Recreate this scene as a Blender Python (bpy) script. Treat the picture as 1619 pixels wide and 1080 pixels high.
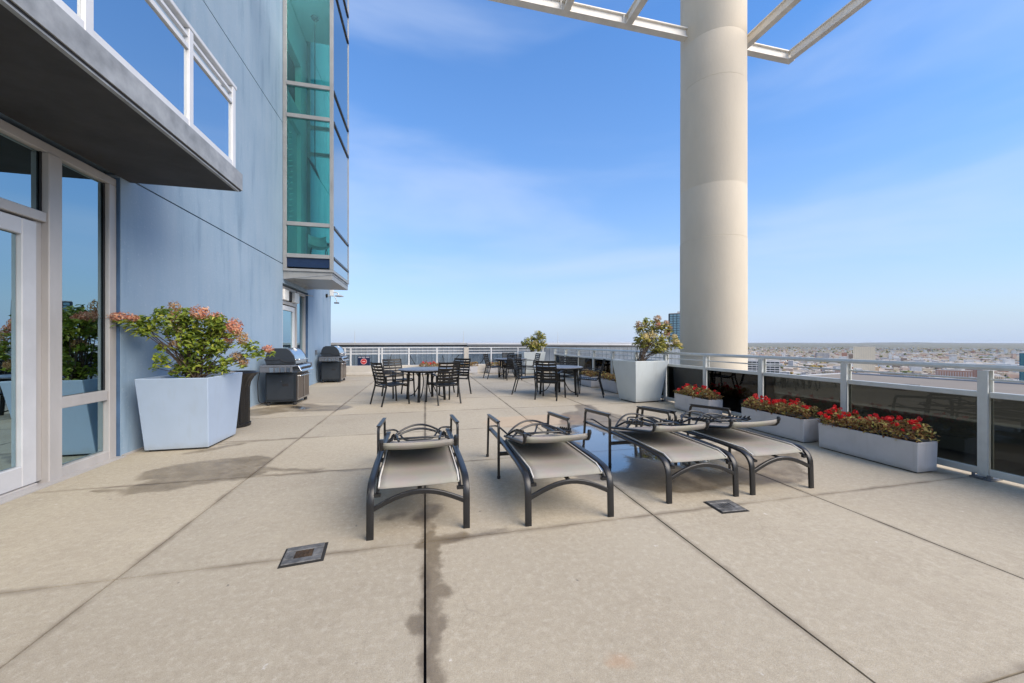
import bpy, bmesh, math, random
from mathutils import Vector, Matrix, Euler
R = math.radians
random.seed(7)
for o in list(bpy.data.objects): bpy.data.objects.remove(o, do_unlink=True)
scene = bpy.context.scene
C = scene.collection

# ------------------------------------------------------------------ camera
CAM_H = 1.30; F_PX = 585.0; CX = 809.5; CY = 541.0
YAW = math.atan(137.5 / F_PX); cs, sn = math.cos(YAW), math.sin(YAW)
cd = bpy.data.cameras.new('camera'); cam = bpy.data.objects.new('camera', cd); C.objects.link(cam)
cd.sensor_width = 36.0; cd.lens = 36.0 * F_PX / 1619.0; cd.clip_start = 0.05; cd.clip_end = 250000
cam.location = (0, 0, CAM_H); cam.rotation_euler = (R(90), 0, -YAW)
cd.shift_y = (CY - 540.0) / 1619.0
scene.camera = cam
scene.render.resolution_x = 1024; scene.render.resolution_y = 683

# ------------------------------------------------------------------ sky, sun, exposure
SUN_EL = R(41); SUN_ROT = R(138)
sun_dir = Vector((math.sin(SUN_ROT) * math.cos(SUN_EL), math.cos(SUN_ROT) * math.cos(SUN_EL), math.sin(SUN_EL)))
world = bpy.data.worlds.new('World'); scene.world = world; world.use_nodes = True
wn = world.node_tree.nodes; wl = world.node_tree.links
for n in list(wn): wn.remove(n)
w_out = wn.new('ShaderNodeOutputWorld'); w_bg = wn.new('ShaderNodeBackground')
w_sky = wn.new('ShaderNodeTexSky'); w_sky.sky_type = 'NISHITA'; w_sky.sun_disc = False
w_sky.sun_elevation = SUN_EL; w_sky.sun_rotation = SUN_ROT
w_sky.air_density = 1.0; w_sky.dust_density = 0.35; w_sky.ozone_density = 3.0; w_sky.altitude = 100
w_bg.inputs['Strength'].default_value = 0.15
w_hsv = wn.new('ShaderNodeHueSaturation'); w_hsv.inputs['Saturation'].default_value = 1.46; w_hsv.inputs['Value'].default_value = 1.06; w_hsv.inputs['Hue'].default_value = 0.505
wl.new(w_sky.outputs[0], w_hsv.inputs['Color'])
# thin high cloud veils
w_tc = wn.new('ShaderNodeTexCoord'); w_map = wn.new('ShaderNodeMapping')
w_map.inputs['Rotation'].default_value = (0.0, R(6), R(10)); w_map.inputs['Scale'].default_value = (1.0, 1.0, 4.2)
w_map.inputs['Location'].default_value = (2.2, 6.1, 3.9)
wl.new(w_tc.outputs['Generated'], w_map.inputs['Vector'])
w_n1 = wn.new('ShaderNodeTexNoise'); w_n1.inputs['Scale'].default_value = 1.35; w_n1.inputs['Detail'].default_value = 5; w_n1.inputs['Roughness'].default_value = 0.48
w_n1.inputs['Distortion'].default_value = 0.4
wl.new(w_map.outputs[0], w_n1.inputs['Vector'])
w_mr = wn.new('ShaderNodeMapRange'); w_mr.interpolation_type = 'SMOOTHSTEP'
w_mr.inputs['From Min'].default_value = 0.42; w_mr.inputs['From Max'].default_value = 0.74
w_mr.inputs['To Min'].default_value = 0.0; w_mr.inputs['To Max'].default_value = 0.46
wl.new(w_n1.outputs['Fac'], w_mr.inputs['Value'])
w_mix = wn.new('ShaderNodeMix'); w_mix.data_type = 'RGBA'
w_mix.inputs['B'].default_value = (2.55, 3.05, 4.1, 1)
# pale ground haze hugging the horizon all round
w_sep = wn.new('ShaderNodeSeparateXYZ'); wl.new(w_tc.outputs['Generated'], w_sep.inputs[0])
w_abs = wn.new('ShaderNodeMath'); w_abs.operation = 'ABSOLUTE'; wl.new(w_sep.outputs['Z'], w_abs.inputs[0])
w_k = wn.new('ShaderNodeMath'); w_k.operation = 'MULTIPLY'; w_k.inputs[1].default_value = -2.3; wl.new(w_abs.outputs[0], w_k.inputs[0])
w_ex = wn.new('ShaderNodeMath'); w_ex.operation = 'EXPONENT'; wl.new(w_k.outputs[0], w_ex.inputs[0])
w_hz = wn.new('ShaderNodeMix'); w_hz.data_type = 'RGBA'; w_hz.inputs['B'].default_value = (1.95, 2.40, 3.12, 1)
wl.new(w_ex.outputs[0], w_hz.inputs['Factor']); wl.new(w_hsv.outputs[0], w_hz.inputs['A'])
wl.new(w_mr.outputs[0], w_mix.inputs['Factor']); wl.new(w_hz.outputs['Result'], w_mix.inputs['A'])
wl.new(w_mix.outputs['Result'], w_bg.inputs['Color']); wl.new(w_bg.outputs[0], w_out.inputs['Surface'])
sl = bpy.data.lights.new('sun', 'SUN'); sun = bpy.data.objects.new('sun', sl); C.objects.link(sun)
sl.energy = 3.3; sl.angle = R(50); sl.color = (1.0, 0.885, 0.735)
sun.location = (30, -30, 60); sun.rotation_euler = (-sun_dir).to_track_quat('-Z', 'Y').to_euler()
scene.view_settings.view_transform = 'Standard'; scene.view_settings.look = 'None'
scene.view_settings.exposure = 0.84; scene.view_settings.gamma = 1.0; scene.view_settings.use_curve_mapping = False
scene.render.engine = 'CYCLES'

# ------------------------------------------------------------------ helpers
def G(px, py, z=0.0):
    a = (px - CX) / F_PX; b = (CY - py) / F_PX
    t = (z - CAM_H) / b
    return ((a * cs + sn) * t, (cs - a * sn) * t)
def PY(px, py, Y):
    a = (px - CX) / F_PX; b = (CY - py) / F_PX
    t = Y / (cs - a * sn)
    return Vector(((a * cs + sn) * t, Y, CAM_H + b * t))

class MB:
    def __init__(s): s.v = []; s.f = []; s.m = []
    def add(s, vs, fs, mi=0):
        k = len(s.v); s.v += [tuple(v) for v in vs]
        for f in fs: s.f.append(tuple(i + k for i in f)); s.m.append(mi)
        return s
    def box(s, x0, y0, z0, x1, y1, z1, mi=0, M=None):
        vs = [Vector(p) for p in ((x0,y0,z0),(x1,y0,z0),(x1,y1,z0),(x0,y1,z0),(x0,y0,z1),(x1,y0,z1),(x1,y1,z1),(x0,y1,z1))]
        if M: vs = [M @ v for v in vs]
        return s.add(vs, [(0,3,2,1),(4,5,6,7),(0,1,5,4),(1,2,6,5),(2,3,7,6),(3,0,4,7)], mi)
    def cbox(s, c, d, mi=0, M=None):
        return s.box(c[0]-d[0]/2, c[1]-d[1]/2, c[2]-d[2]/2, c[0]+d[0]/2, c[1]+d[1]/2, c[2]+d[2]/2, mi, M)
    def prism(s, poly, vec, mi=0):
        n = len(poly); p = [Vector(q) for q in poly]; v = Vector(vec)
        return s.add(p + [q + v for q in p], [tuple(range(n))[::-1], tuple(range(n, 2*n))] + [(i, (i+1) % n, n + (i+1) % n, n + i) for i in range(n)], mi)
    def sweep(s, pts, prof, up=(0,0,1), mi=0, closed=False, scale=None):
        # profile points (a,b): a along side vector, b along up vector
        P = [Vector(p) for p in pts]; n = len(P); k = len(prof); rings = []
        for i in range(n):
            if closed: t = (P[(i+1) % n] - P[i-1])
            elif i == 0: t = P[1] - P[0]
            elif i == n-1: t = P[-1] - P[-2]
            else:
                a = (P[i]-P[i-1]).normalized(); b = (P[i+1]-P[i]).normalized(); t = a + b
            t.normalize(); u = Vector(up)
            side = t.cross(u)
            if side.length < 1e-3: side = t.cross(Vector((0,1,0)) if abs(t.y) < .9 else Vector((1,0,0)))
            side.normalize(); uu = side.cross(t).normalized()
            sc = scale[i] if scale else 1.0
            rings.append([P[i] + side*a*sc + uu*b*sc for a, b in prof])
        vs = [v for r in rings for v in r]; fs = []
        for i in range(n if closed else n-1):
            j = (i+1) % n
            for q in range(k): fs.append((i*k+q, i*k+(q+1) % k, j*k+(q+1) % k, j*k+q))
        if not closed: fs += [tuple(range(k))[::-1], tuple((n-1)*k+q for q in range(k))]
        return s.add(vs, fs, mi)
    def tube(s, pts, r, n=8, up=(0,0,1), mi=0, closed=False, scale=None):
        return s.sweep(pts, [(r*math.cos(2*math.pi*i/n), r*math.sin(2*math.pi*i/n)) for i in range(n)], up, mi, closed, scale)
    def bar(s, pts, w, h, up=(0,0,1), mi=0, closed=False):
        b = min(w, h) * .18
        pr = [(-w/2+b,-h/2),(w/2-b,-h/2),(w/2,-h/2+b),(w/2,h/2-b),(w/2-b,h/2),(-w/2+b,h/2),(-w/2,h/2-b),(-w/2,-h/2+b)]
        return s.sweep(pts, pr, up, mi, closed)
    def lathe(s, prof, c=(0,0,0), n=32, mi=0):
        k = len(prof); vs = []
        for i in range(n):
            a = 2*math.pi*i/n
            for r, z in prof: vs.append((c[0]+r*math.cos(a), c[1]+r*math.sin(a), c[2]+z))
        fs = []
        for i in range(n):
            j = (i+1) % n
            for q in range(k-1): fs.append((i*k+q, j*k+q, j*k+q+1, i*k+q+1))
        fs.append(tuple(i*k for i in range(n))[::-1]); fs.append(tuple(i*k+k-1 for i in range(n)))
        return s.add(vs, fs, mi)
    def build(s, name, mat, parent=None, smooth=False, bevel=0, kind=None, label=None, angle=40):
        me = bpy.data.meshes.new(name); me.from_pydata(s.v, [], s.f)
        mats = mat if isinstance(mat, (list, tuple)) else [mat]
        for m in mats: me.materials.append(m)
        if len(mats) > 1: me.polygons.foreach_set('material_index', s.m)
        me.validate(); me.update()
        bm = bmesh.new(); bm.from_mesh(me); bmesh.ops.recalc_face_normals(bm, faces=bm.faces)
        if bevel:
            bmesh.ops.bevel(bm, geom=[e for e in bm.edges if e.is_manifold and e.calc_face_angle(0) > R(50)], offset=bevel, segments=1, affect='EDGES', clamp_overlap=True)
        if smooth:
            for f in bm.faces: f.smooth = True
            for e in bm.edges:
                if len(e.link_faces) == 2 and e.calc_face_angle(0) > R(angle): e.smooth = False
        bm.to_mesh(me); bm.free()
        o = bpy.data.objects.new(name, me); C.objects.link(o)
        if parent: o.parent = parent
        if kind: o['kind'] = kind
        if label: o['label'] = label
        return o

def tag(o, label=None, cat=None, group=None, kind=None):
    if label: o['label'] = label
    if cat: o['category'] = cat
    if group: o['group'] = group
    if kind: o['kind'] = kind
    return o
def thing(name, label, cat, loc=(0,0,0), rz=0.0, group=None):
    o = bpy.data.objects.new(name, None); C.objects.link(o); o.empty_display_size = .2
    o.location = loc; o.rotation_euler = (0, 0, rz)
    return tag(o, label, cat, group)
def copy_tree(o, parent=None):
    c = o.copy(); C.objects.link(c)
    if parent: c.parent = parent
    for ch in o.children: copy_tree(ch, c)
    return c
def arc(c, r, a0, a1, n, f): return [f(c[0]+r*math.cos(a0+(a1-a0)*i/n), c[1]+r*math.sin(a0+(a1-a0)*i/n)) for i in range(n+1)]
def fillet(pts, r, n=5):
    P = [Vector(p) for p in pts]; out = [P[0]]
    for i in range(1, len(P)-1):
        a = (P[i-1]-P[i]); b = (P[i+1]-P[i]); d = min(r, a.length*.49, b.length*.49)
        p0 = P[i]+a.normalized()*d; p1 = P[i]+b.normalized()*d
        for k in range(n+1):
            t = k/n; out.append(p0*(1-t)**2 + P[i]*2*t*(1-t) + p1*t*t)
    out.append(P[-1]); return out

# ------------------------------------------------------------------ materials
def nt(name):
    m = bpy.data.materials.new(name); m.use_nodes = True
    t = m.node_tree; return m, t.nodes, t.links, t.nodes['Principled BSDF']
def col4(c): return (c[0], c[1], c[2], 1)
def mat(name, c, rough=.5, metal=0.0, var=.12, scale=6.0, bump=.0, bscale=60.0, spec=.5, stretch=(1,1,1), c2=None, detail=5, coat=0):
    m, N, L, P = nt(name)
    tc = N.new('ShaderNodeTexCoord'); mp = N.new('ShaderNodeMapping'); mp.inputs['Scale'].default_value = stretch
    L.new(tc.outputs['Object'], mp.inputs['Vector'])
    n = N.new('ShaderNodeTexNoise'); n.inputs['Scale'].default_value = scale; n.inputs['Detail'].default_value = detail; n.inputs['Roughness'].default_value = .6
    L.new(mp.outputs[0], n.inputs['Vector'])
    mr = N.new('ShaderNodeMapRange'); mr.inputs['From Min'].default_value = .3; mr.inputs['From Max'].default_value = .7
    L.new(n.outputs['Fac'], mr.inputs['Value'])
    mx = N.new('ShaderNodeMix'); mx.data_type = 'RGBA'
    mx.inputs['A'].default_value = col4([x*(1-var) for x in c]); mx.inputs['B'].default_value = col4(c2 if c2 else [min(1, x*(1+var)) for x in c])
    L.new(mr.outputs[0], mx.inputs['Factor']); L.new(mx.outputs['Result'], P.inputs['Base Color'])
    rr = N.new('ShaderNodeMapRange'); rr.inputs['To Min'].default_value = max(0, rough-.08); rr.inputs['To Max'].default_value = min(1, rough+.08)
    L.new(n.outputs['Fac'], rr.inputs['Value']); L.new(rr.outputs[0], P.inputs['Roughness'])
    P.inputs['Metallic'].default_value = metal; P.inputs['Specular IOR Level'].default_value = spec
    if coat: P.inputs['Coat Weight'].default_value = coat
    if bump:
        n2 = N.new('ShaderNodeTexNoise'); n2.inputs['Scale'].default_value = bscale; n2.inputs['Detail'].default_value = 4
        L.new(mp.outputs[0], n2.inputs['Vector'])
        b = N.new('ShaderNodeBump'); b.inputs['Strength'].default_value = bump; b.inputs['Distance'].default_value = .01
        L.new(n2.outputs['Fac'], b.inputs['Height']); L.new(b.outputs[0], P.inputs['Normal'])
    return m
def glass(name, tint, refl=.1, rcol=(1,1,1), rough=0.0, wav=0.0):
    m, N, L, P = nt(name); N.remove(P); out = N['Material Output']
    tr = N.new('ShaderNodeBsdfTransparent'); tr.inputs['Color'].default_value = col4(tint)
    gl = N.new('ShaderNodeBsdfGlossy'); gl.inputs['Color'].default_value = col4(rcol); gl.inputs['Roughness'].default_value = rough
    fr = N.new('ShaderNodeFresnel'); fr.inputs['IOR'].default_value = 1.5
    mr = N.new('ShaderNodeMapRange'); mr.inputs['From Min'].default_value = .04; mr.inputs['To Min'].default_value = refl; mr.inputs['To Max'].default_value = 1
    L.new(fr.outputs[0], mr.inputs['Value'])
    mx = N.new('ShaderNodeMixShader'); L.new(mr.outputs[0], mx.inputs[0]); L.new(tr.outputs[0], mx.inputs[1]); L.new(gl.outputs[0], mx.inputs[2])
    L.new(mx.outputs[0], out.inputs['Surface'])
    if wav:
        n2 = N.new('ShaderNodeTexNoise'); n2.inputs['Scale'].default_value = 1.2
        b = N.new('ShaderNodeBump'); b.inputs['Strength'].default_value = wav; b.inputs['Distance'].default_value = .01
        tc = N.new('ShaderNodeTexCoord'); L.new(tc.outputs['Object'], n2.inputs['Vector'])
        L.new(n2.outputs['Fac'], b.inputs['Height']); L.new(b.outputs[0], gl.inputs['Normal'])
    return m

M = {}
# --- deck concrete with damp patches, water and grime laid out in metres on the deck
def deck_material():
    m, N, L, P = nt('deck_concrete')
    geo = N.new('ShaderNodeNewGeometry')
    flat = N.new('ShaderNodeVectorMath'); flat.operation = 'MULTIPLY'; flat.inputs[1].default_value = (1, 1, 0); L.new(geo.outputs['Position'], flat.inputs[0])
    pos = flat.outputs[0]
    def noise(scale, detail=5, rough=.6, vec=None):
        n = N.new('ShaderNodeTexNoise'); n.inputs['Scale'].default_value = scale; n.inputs['Detail'].default_value = detail; n.inputs['Roughness'].default_value = rough
        L.new(vec or geo.outputs['Position'], n.inputs['Vector']); return n
    def warp(scale, amt):
        n = noise(scale, 4); s = N.new('ShaderNodeVectorMath'); s.operation = 'SUBTRACT'; s.inputs[1].default_value = (.5, .5, .5); L.new(n.outputs['Color'], s.inputs[0])
        k = N.new('ShaderNodeVectorMath'); k.operation = 'MULTIPLY'; k.inputs[1].default_value = (amt, amt, 0); L.new(s.outputs[0], k.inputs[0])
        a = N.new('ShaderNodeVectorMath'); a.operation = 'ADD'; L.new(pos, a.inputs[0]); L.new(k.outputs[0], a.inputs[1]); return a.outputs[0]
    def math_(op, a, b=None, clamp=False):
        n = N.new('ShaderNodeMath'); n.operation = op; n.use_clamp = clamp
        for i, q in enumerate((a, b)):
            if q is None: continue
            if isinstance(q, (int, float)): n.inputs[i].default_value = q
            else: L.new(q, n.inputs[i])
        return n.outputs[0]
    def vm(op, a, b=None, out=0):
        n = N.new('ShaderNodeVectorMath'); n.operation = op
        for i, q in enumerate((a, b)):
            if q is None: continue
            if isinstance(q, tuple): n.inputs[i].default_value = q
            else: L.new(q, n.inputs[i])
        return n.outputs[out]
    def seg(p, a, b, r):
        ax, ay = a; bx, by = b; l2 = (bx-ax)**2 + (by-ay)**2
        pa = vm('SUBTRACT', p, (ax, ay, 0))
        if l2 < 1e-6: return math_('SUBTRACT', vm('LENGTH', pa, out=1), r)
        d = vm('DOT_PRODUCT', pa, (bx-ax, by-ay, 0), 1)
        h = math_('MULTIPLY', d, 1/l2, True)
        sc = N.new('ShaderNodeVectorMath'); sc.operation = 'SCALE'; sc.inputs[0].default_value = (bx-ax, by-ay, 0); L.new(h, sc.inputs['Scale'])
        return math_('SUBTRACT', vm('LENGTH', vm('SUBTRACT', pa, sc.outputs[0]), out=1), r)
    def union(ds):
        o = ds[0]
        for d in ds[1:]: o = math_('MINIMUM', o, d)
        return o
    def mask(d, e0, e1, amt=1.0):
        r = N.new('ShaderNodeMapRange'); r.interpolation_type = 'SMOOTHSTEP'
        r.inputs['From Min'].default_value = e0; r.inputs['From Max'].default_value = e1; r.inputs['To Min'].default_value = amt; r.inputs['To Max'].default_value = 0
        L.new(d, r.inputs['Value']); return r.outputs[0]
    def mixc(f, a, b, mode='MIX'):
        x = N.new('ShaderNodeMix'); x.data_type = 'RGBA'; x.blend_type = mode
        for k, q in (('Factor', f), ('A', a), ('B', b)):
            if isinstance(q, (int, float)): x.inputs[k].default_value = q
            elif isinstance(q, tuple): x.inputs[k].default_value = col4(q)
            else: L.new(q, x.inputs[k])
        return x.outputs['Result']
    w1 = warp(5.0, .22); w2 = warp(9.0, .10)
    # base colour
    def ramp(v, lo, hi, a=0., b=1.):
        r = N.new('ShaderNodeMapRange'); r.inputs['From Min'].default_value = lo; r.inputs['From Max'].default_value = hi; r.inputs['To Min'].default_value = a; r.inputs['To Max'].default_value = b
        L.new(v, r.inputs['Value']); return r.outputs[0]
    n1 = noise(1.1, 8, .65); n2 = noise(14, 6, .7); n3 = noise(170, 3, .7)
    c = mixc(ramp(n1.outputs['Fac'], .3, .7), (.33, .28, .205), (.46, .405, .305))
    c = mixc(ramp(n2.outputs['Fac'], .35, .7, 0, .45), c, (.48, .42, .315))
    n4 = noise(42, 5, .75)
    c = mixc(ramp(n4.outputs['Fac'], .54, .72, 0, .55), c, (.235, .195, .145))
    c = mixc(ramp(n3.outputs['Fac'], .54, .75, 0, .6), c, (.19, .16, .12))
    c = mixc(ramp(n3.outputs['Fac'], .24, .42, .5, 0), c, (.58, .53, .45))
    n5 = noise(.55, 6, .6)
    c = mixc(ramp(n5.outputs['Fac'], .47, .66, 0, .5), c, (.30, .255, .19))
    # pits and crumbs
    vo = N.new('ShaderNodeTexVoronoi'); vo.inputs['Scale'].default_value = 3.3; L.new(warp(20, .05), vo.inputs['Vector'])
    c = mixc(mask(vo.outputs['Distance'], .02, .045, .75), c, (.13, .115, .10))
    vo2 = N.new('ShaderNodeTexVoronoi'); vo2.inputs['Scale'].default_value = 4.7; L.new(vm('ADD', warp(20, .07), (3.3, 7.7, 0)), vo2.inputs['Vector'])
    c = mixc(mask(vo2.outputs['Distance'], .015, .05, .6), c, (.68, .65, .60))
    oi = N.new('ShaderNodeObjectInfo')
    c = mixc(1.0, c, mixc(oi.outputs['Random'], (.88, .885, .90), (1.07, 1.06, 1.04)), 'MULTIPLY')
    n6 = noise(26, 8, .8)
    n8 = noise(1.7, 5, .65)
    c = mixc(math_('MULTIPLY', ramp(n6.outputs['Fac'], .46, .74, 0, .5), ramp(n8.outputs['Fac'], .36, .62, .2, 1.0)), c, (.22, .18, .125))
    c = mixc(ramp(n6.outputs['Fac'], .48, .30, 0, .34), c, (.62, .57, .49))
    n7 = noise(260, 2, .8)
    c = mixc(ramp(n7.outputs['Fac'], .55, .72, 0, .55), c, (.20, .17, .13))
    c = mixc(ramp(n7.outputs['Fac'], .43, .28, 0, .5), c, (.66, .61, .53))
    vc = N.new('ShaderNodeTexVoronoi'); vc.feature = 'DISTANCE_TO_EDGE'; vc.inputs['Scale'].default_value = .42; L.new(warp(1.6, .5), vc.inputs['Vector'])
    cm_ = math_('MULTIPLY', mask(vc.outputs['Distance'], .0, .0022, 1), ramp(noise(.8, 4).outputs['Fac'], .50, .60))
    c = mixc(math_('MULTIPLY', cm_, .22), c, (.17, .145, .115))
    # grime gathered along the joints
    sx = N.new('ShaderNodeSeparateXYZ'); L.new(warp(7, .05), sx.inputs[0])
    jd = None
    for ax, vals in ((0, (-1.65, 0.0, 1.67, 3.2)), (1, (.96, 2.47, 4.05, 5.54, 7.12, 8.65))):
        for v in vals:
            d = math_('ABSOLUTE', math_('SUBTRACT', sx.outputs[ax], v)); jd = d if jd is None else math_('MINIMUM', jd, d)
    gr = math_('MULTIPLY', mask(jd, .0, .045, 1), ramp(noise(2.3, 5).outputs['Fac'],   .38, .58, .2, .9))
    c = mixc(gr, c, (.21, .175, .13))
    # tan dried patch and rust
    tan = union([seg(w1, (1.35, 5.9), (2.3, 5.9), .42)])
    c = mixc(mask(tan, -.08, .05, .55), c, (.47, .34, .22))
    rust = union([seg(w2, G(975, 1046), G(985, 1044), .025)])
    c = mixc(mask(rust, -.02, .03, .32), c, (.40, .20, .09))
    # damp
    damp = union([seg(w1, (3.15, 7.0), (2.9, 6.0), .20), seg(w1, (2.85, 6.0), (2.35, 4.8), .55), seg(w1, (1.75, 3.5), (2.2, 4.6), .38), seg(w1, (2.25, 4.4), (2.3, 3.35), .62),
                  seg(w1, (2.5, 3.3), (3.35, 3.22), .50), seg(w1, (3.5, 3.35), (3.95, 3.5), .30),
                  seg(w1, G(150, 776), G(250, 773), .05), seg(w1, G(240, 768), G(390, 748), .20), seg(w1, G(275, 745), G(385, 732), .27),
                  seg(w1, G(405, 752), G(595, 741), .035), seg(w1, G(380, 741), G(500, 744), .06),
                  seg(w1, (-3.0, 7.8), (-2.5, 8.2), .42), seg(w1, (-2.3, 8.0), (-1.75, 7.9), .35), seg(w1, G(350, 702), G(465, 693), .035), seg(w1, G(300, 716), G(380, 702), .07),
                  seg(w1, (-.03, 2.8), (.06, 2.95), .10), seg(w1, (-.27, 2.86), (-.2, 2.9), .06),
                  seg(w1, (.04, 2.7), (.03, 2.5), .045), seg(w1, (.04, 2.5), (.55, 2.50), .035), seg(w1, (.5, 2.5), (1.4, 2.47), .008),
                  seg(w1, (4.95, 2.7), (5.1, 2.6), .1)])
    strk = union([seg(w1, (.035, 2.55), (.04, 1.5), .048), seg(w1, (.04, 1.5), (.03, .3), .042), seg(w2, (-.03, 1.78), (-.02, 1.74), .05), seg(w2, (.08, 2.0), (.085, 1.95), .045), seg(w2, (-.01, 2.44), (.25, 2.49), .05)])
    dn = noise(5.5, 8, .75)
    dm = math_('MAXIMUM', math_('MULTIPLY', mask(damp, -.05, .02), ramp(dn.outputs['Fac'], .36, .58, .45, 1.0)), math_('MULTIPLY', mask(strk, -.022, .02), .9))
    wet = mixc(1.0, c, (.49, .44, .365), 'MULTIPLY')
    c = mixc(dm, c, wet)
    # standing water
    pud = union([seg(w1, (2.15, 4.65), (2.55, 4.0), .30), seg(w1, (2.45, 4.1), (2.95, 3.45), .36), seg(w1, (1.85, 3.65), (2.2, 4.3), .30), seg(w1, (2.3, 5.2), (2.4, 4.6), .2),
                 seg(w1, (-2.55, 8.25), (-2.3, 8.0), .10)])
    pm = mask(pud, -.10, .06)
    c = mixc(pm, c, (.055, .048, .038))
    # grime near joints
    L.new(c, P.inputs['Base Color'])
    L.new(math_('MAXIMUM', pm, math_('MULTIPLY', dm, .25)), P.inputs['Coat Weight']); P.inputs['Coat IOR'].default_value = 1.9
    cr_ = N.new('ShaderNodeMapRange'); cr_.inputs[3].default_value = .38; cr_.inputs[4].default_value = .02; L.new(pm, cr_.inputs[0]); L.new(cr_.outputs[0], P.inputs['Coat Roughness'])
    rg = math_('SUBTRACT', .88, math_('MULTIPLY', dm, .38)); rg = math_('SUBTRACT', rg, math_('MULTIPLY', pm, .485), True)
    L.new(rg, P.inputs['Roughness'])
    b = N.new('ShaderNodeBump'); b.inputs['Distance'].default_value = .006
    hh = math_('ADD', math_('MULTIPLY', n2.outputs['Fac'], .8), math_('MULTIPLY', n3.outputs['Fac'], .5))
    L.new(hh, b.inputs['Height']); L.new(math_('SUBTRACT', .55, math_('MULTIPLY', pm, .55), True), b.inputs['Strength'])
    L.new(b.outputs[0], P.inputs['Normal']); P.inputs['Specular IOR Level'].default_value = .5
    return m
M['deck'] = deck_material()
def wall_material():
    m, N, L, P = nt('blue_painted_concrete')
    geo = N.new('ShaderNodeNewGeometry'); mp = N.new('ShaderNodeMapping'); mp.inputs['Scale'].default_value = (1, 1.6, .22); L.new(geo.outputs['Position'], mp.inputs['Vector'])
    n = N.new('ShaderNodeTexNoise'); n.inputs['Scale'].default_value = 2.2; n.inputs['Detail'].default_value = 8; n.inputs['Roughness'].default_value = .65; L.new(mp.outputs[0], n.inputs['Vector'])
    n2 = N.new('ShaderNodeTexNoise'); n2.inputs['Scale'].default_value = .9; n2.inputs['Detail'].default_value = 6; L.new(geo.outputs['Position'], n2.inputs['Vector'])
    n3 = N.new('ShaderNodeTexNoise'); n3.inputs['Scale'].default_value = 35; n3.inputs['Detail'].default_value = 5; L.new(geo.outputs['Position'], n3.inputs['Vector'])
    def mr(v, a, b, c, d):
        r = N.new('ShaderNodeMapRange'); r.inputs[1].default_value = a; r.inputs[2].default_value = b; r.inputs[3].default_value = c; r.inputs[4].default_value = d; L.new(v, r.inputs[0]); return r.outputs[0]
    def mx(f, a, b):
        x = N.new('ShaderNodeMix'); x.data_type = 'RGBA'
        for k, q in (('Factor', f), ('A', a), ('B', b)):
            if isinstance(q, tuple): x.inputs[k].default_value = col4(q)
            else: L.new(q, x.inputs[k])
        return x.outputs['Result']
    c = mx(mr(n2.outputs['Fac'], .3, .7, 0, 1), (.215, .315, .415), (.275, .375, .475))
    c = mx(mr(n.outputs['Fac'], .35, .75, 0, .55), c, (.35, .42, .495))
    c = mx(mr(n.outputs['Fac'], .45, .25, 0, .7), c, (.165, .24, .32))
    c = mx(mr(n3.outputs['Fac'], .62, .75, 0, .35), c, (.48, .545, .62))
    L.new(c, P.inputs['Base Color']); P.inputs['Roughness'].default_value = .75
    b = N.new('ShaderNodeBump'); b.inputs['Strength'].default_value = .25; b.inputs['Distance'].default_value = .008; L.new(n3.outputs['Fac'], b.inputs['Height']); L.new(b.outputs[0], P.inputs['Normal'])
    return m
M['wall'] = wall_material()
M['wall_dark'] = mat('dark_blue_reveal', (.06, .12, .22), .7, var=.2, scale=4)
M['joint'] = mat('joint_filler', (.018, .017, .016), .9)
M['tower_core'] = mat('tower_core', (.25, .30, .37), .8)
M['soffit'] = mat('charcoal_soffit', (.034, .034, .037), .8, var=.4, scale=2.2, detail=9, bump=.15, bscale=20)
M['slab_edge'] = mat('slab_edge_paint', (.27, .285, .30), .6, var=.3, scale=5, stretch=(1, 1, 1))
M['white_alu'] = mat('white_powder_coat', (.62, .625, .635), .4, var=.06, scale=3)
M['door_alu'] = mat('door_grey', (.50, .50, .51), .4, var=.08, scale=3)
M['frame'] = mat('pale_grey_frame', (.40, .38, .365), .45, var=.10, scale=4, stretch=(1, 1, .3))
M['bay_frame'] = mat('bay_frame_grey', (.27, .275, .27), .4, var=.12, scale=3)
M['navy'] = mat('navy_spandrel', (.010, .026, .07), .25, var=.1)
M['rail'] = mat('silver_grey_rail', (.56, .57, .54), .38, metal=.15, var=.08, scale=8)
M['rail_white'] = mat('pale_rail', (.60, .61, .62), .45, var=.06)
M['rubber'] = mat('black_rubber', (.018, .018, .02), .7)
M['glass_win'] = glass('window_glass', (.10, .15, .14), .52, (.66, .90, 1.0), wav=.10)
M['glass_balc'] = glass('balcony_glass', (.50, .58, .64), .70, (.95, .99, 1.0), wav=.2)
M['glass_bay'] = glass('bay_green_glass', (.60, .91, .87), .06, (.85, 1.0, 1.0), wav=.05)
M['glass_bay_side'] = glass('bay_side_glass', (.62, .86, .88), .55, (.96, 1.0, 1.0), wav=.15)
M['glass_dark'] = glass('smoked_rail_glass', (.29, .30, .275), .05, (.7, .72, .74))
M['glass_far'] = glass('blue_grey_rail_glass', (.86, .92, .96), .05, (.8, .85, .9))
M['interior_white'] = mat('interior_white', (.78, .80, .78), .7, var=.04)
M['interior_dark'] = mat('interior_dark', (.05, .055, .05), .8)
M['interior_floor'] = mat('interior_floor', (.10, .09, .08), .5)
M['column'] = mat('column_concrete', (.575, .505, .395), .8, var=.045, scale=2.2, bump=.25, bscale=30, stretch=(1, 1, .5), detail=8)
M['beam'] = mat('cream_beam_paint', (.74, .70, .63), .55, var=.12, scale=3)
M['planter_blue'] = mat('pale_blue_planter', (.37, .455, .575), .42, var=.04, scale=3, bump=.06, bscale=120)
M['planter_grey'] = mat('pale_grey_planter', (.53, .57, .565), .42, var=.04, scale=3, bump=.06, bscale=120)
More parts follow.
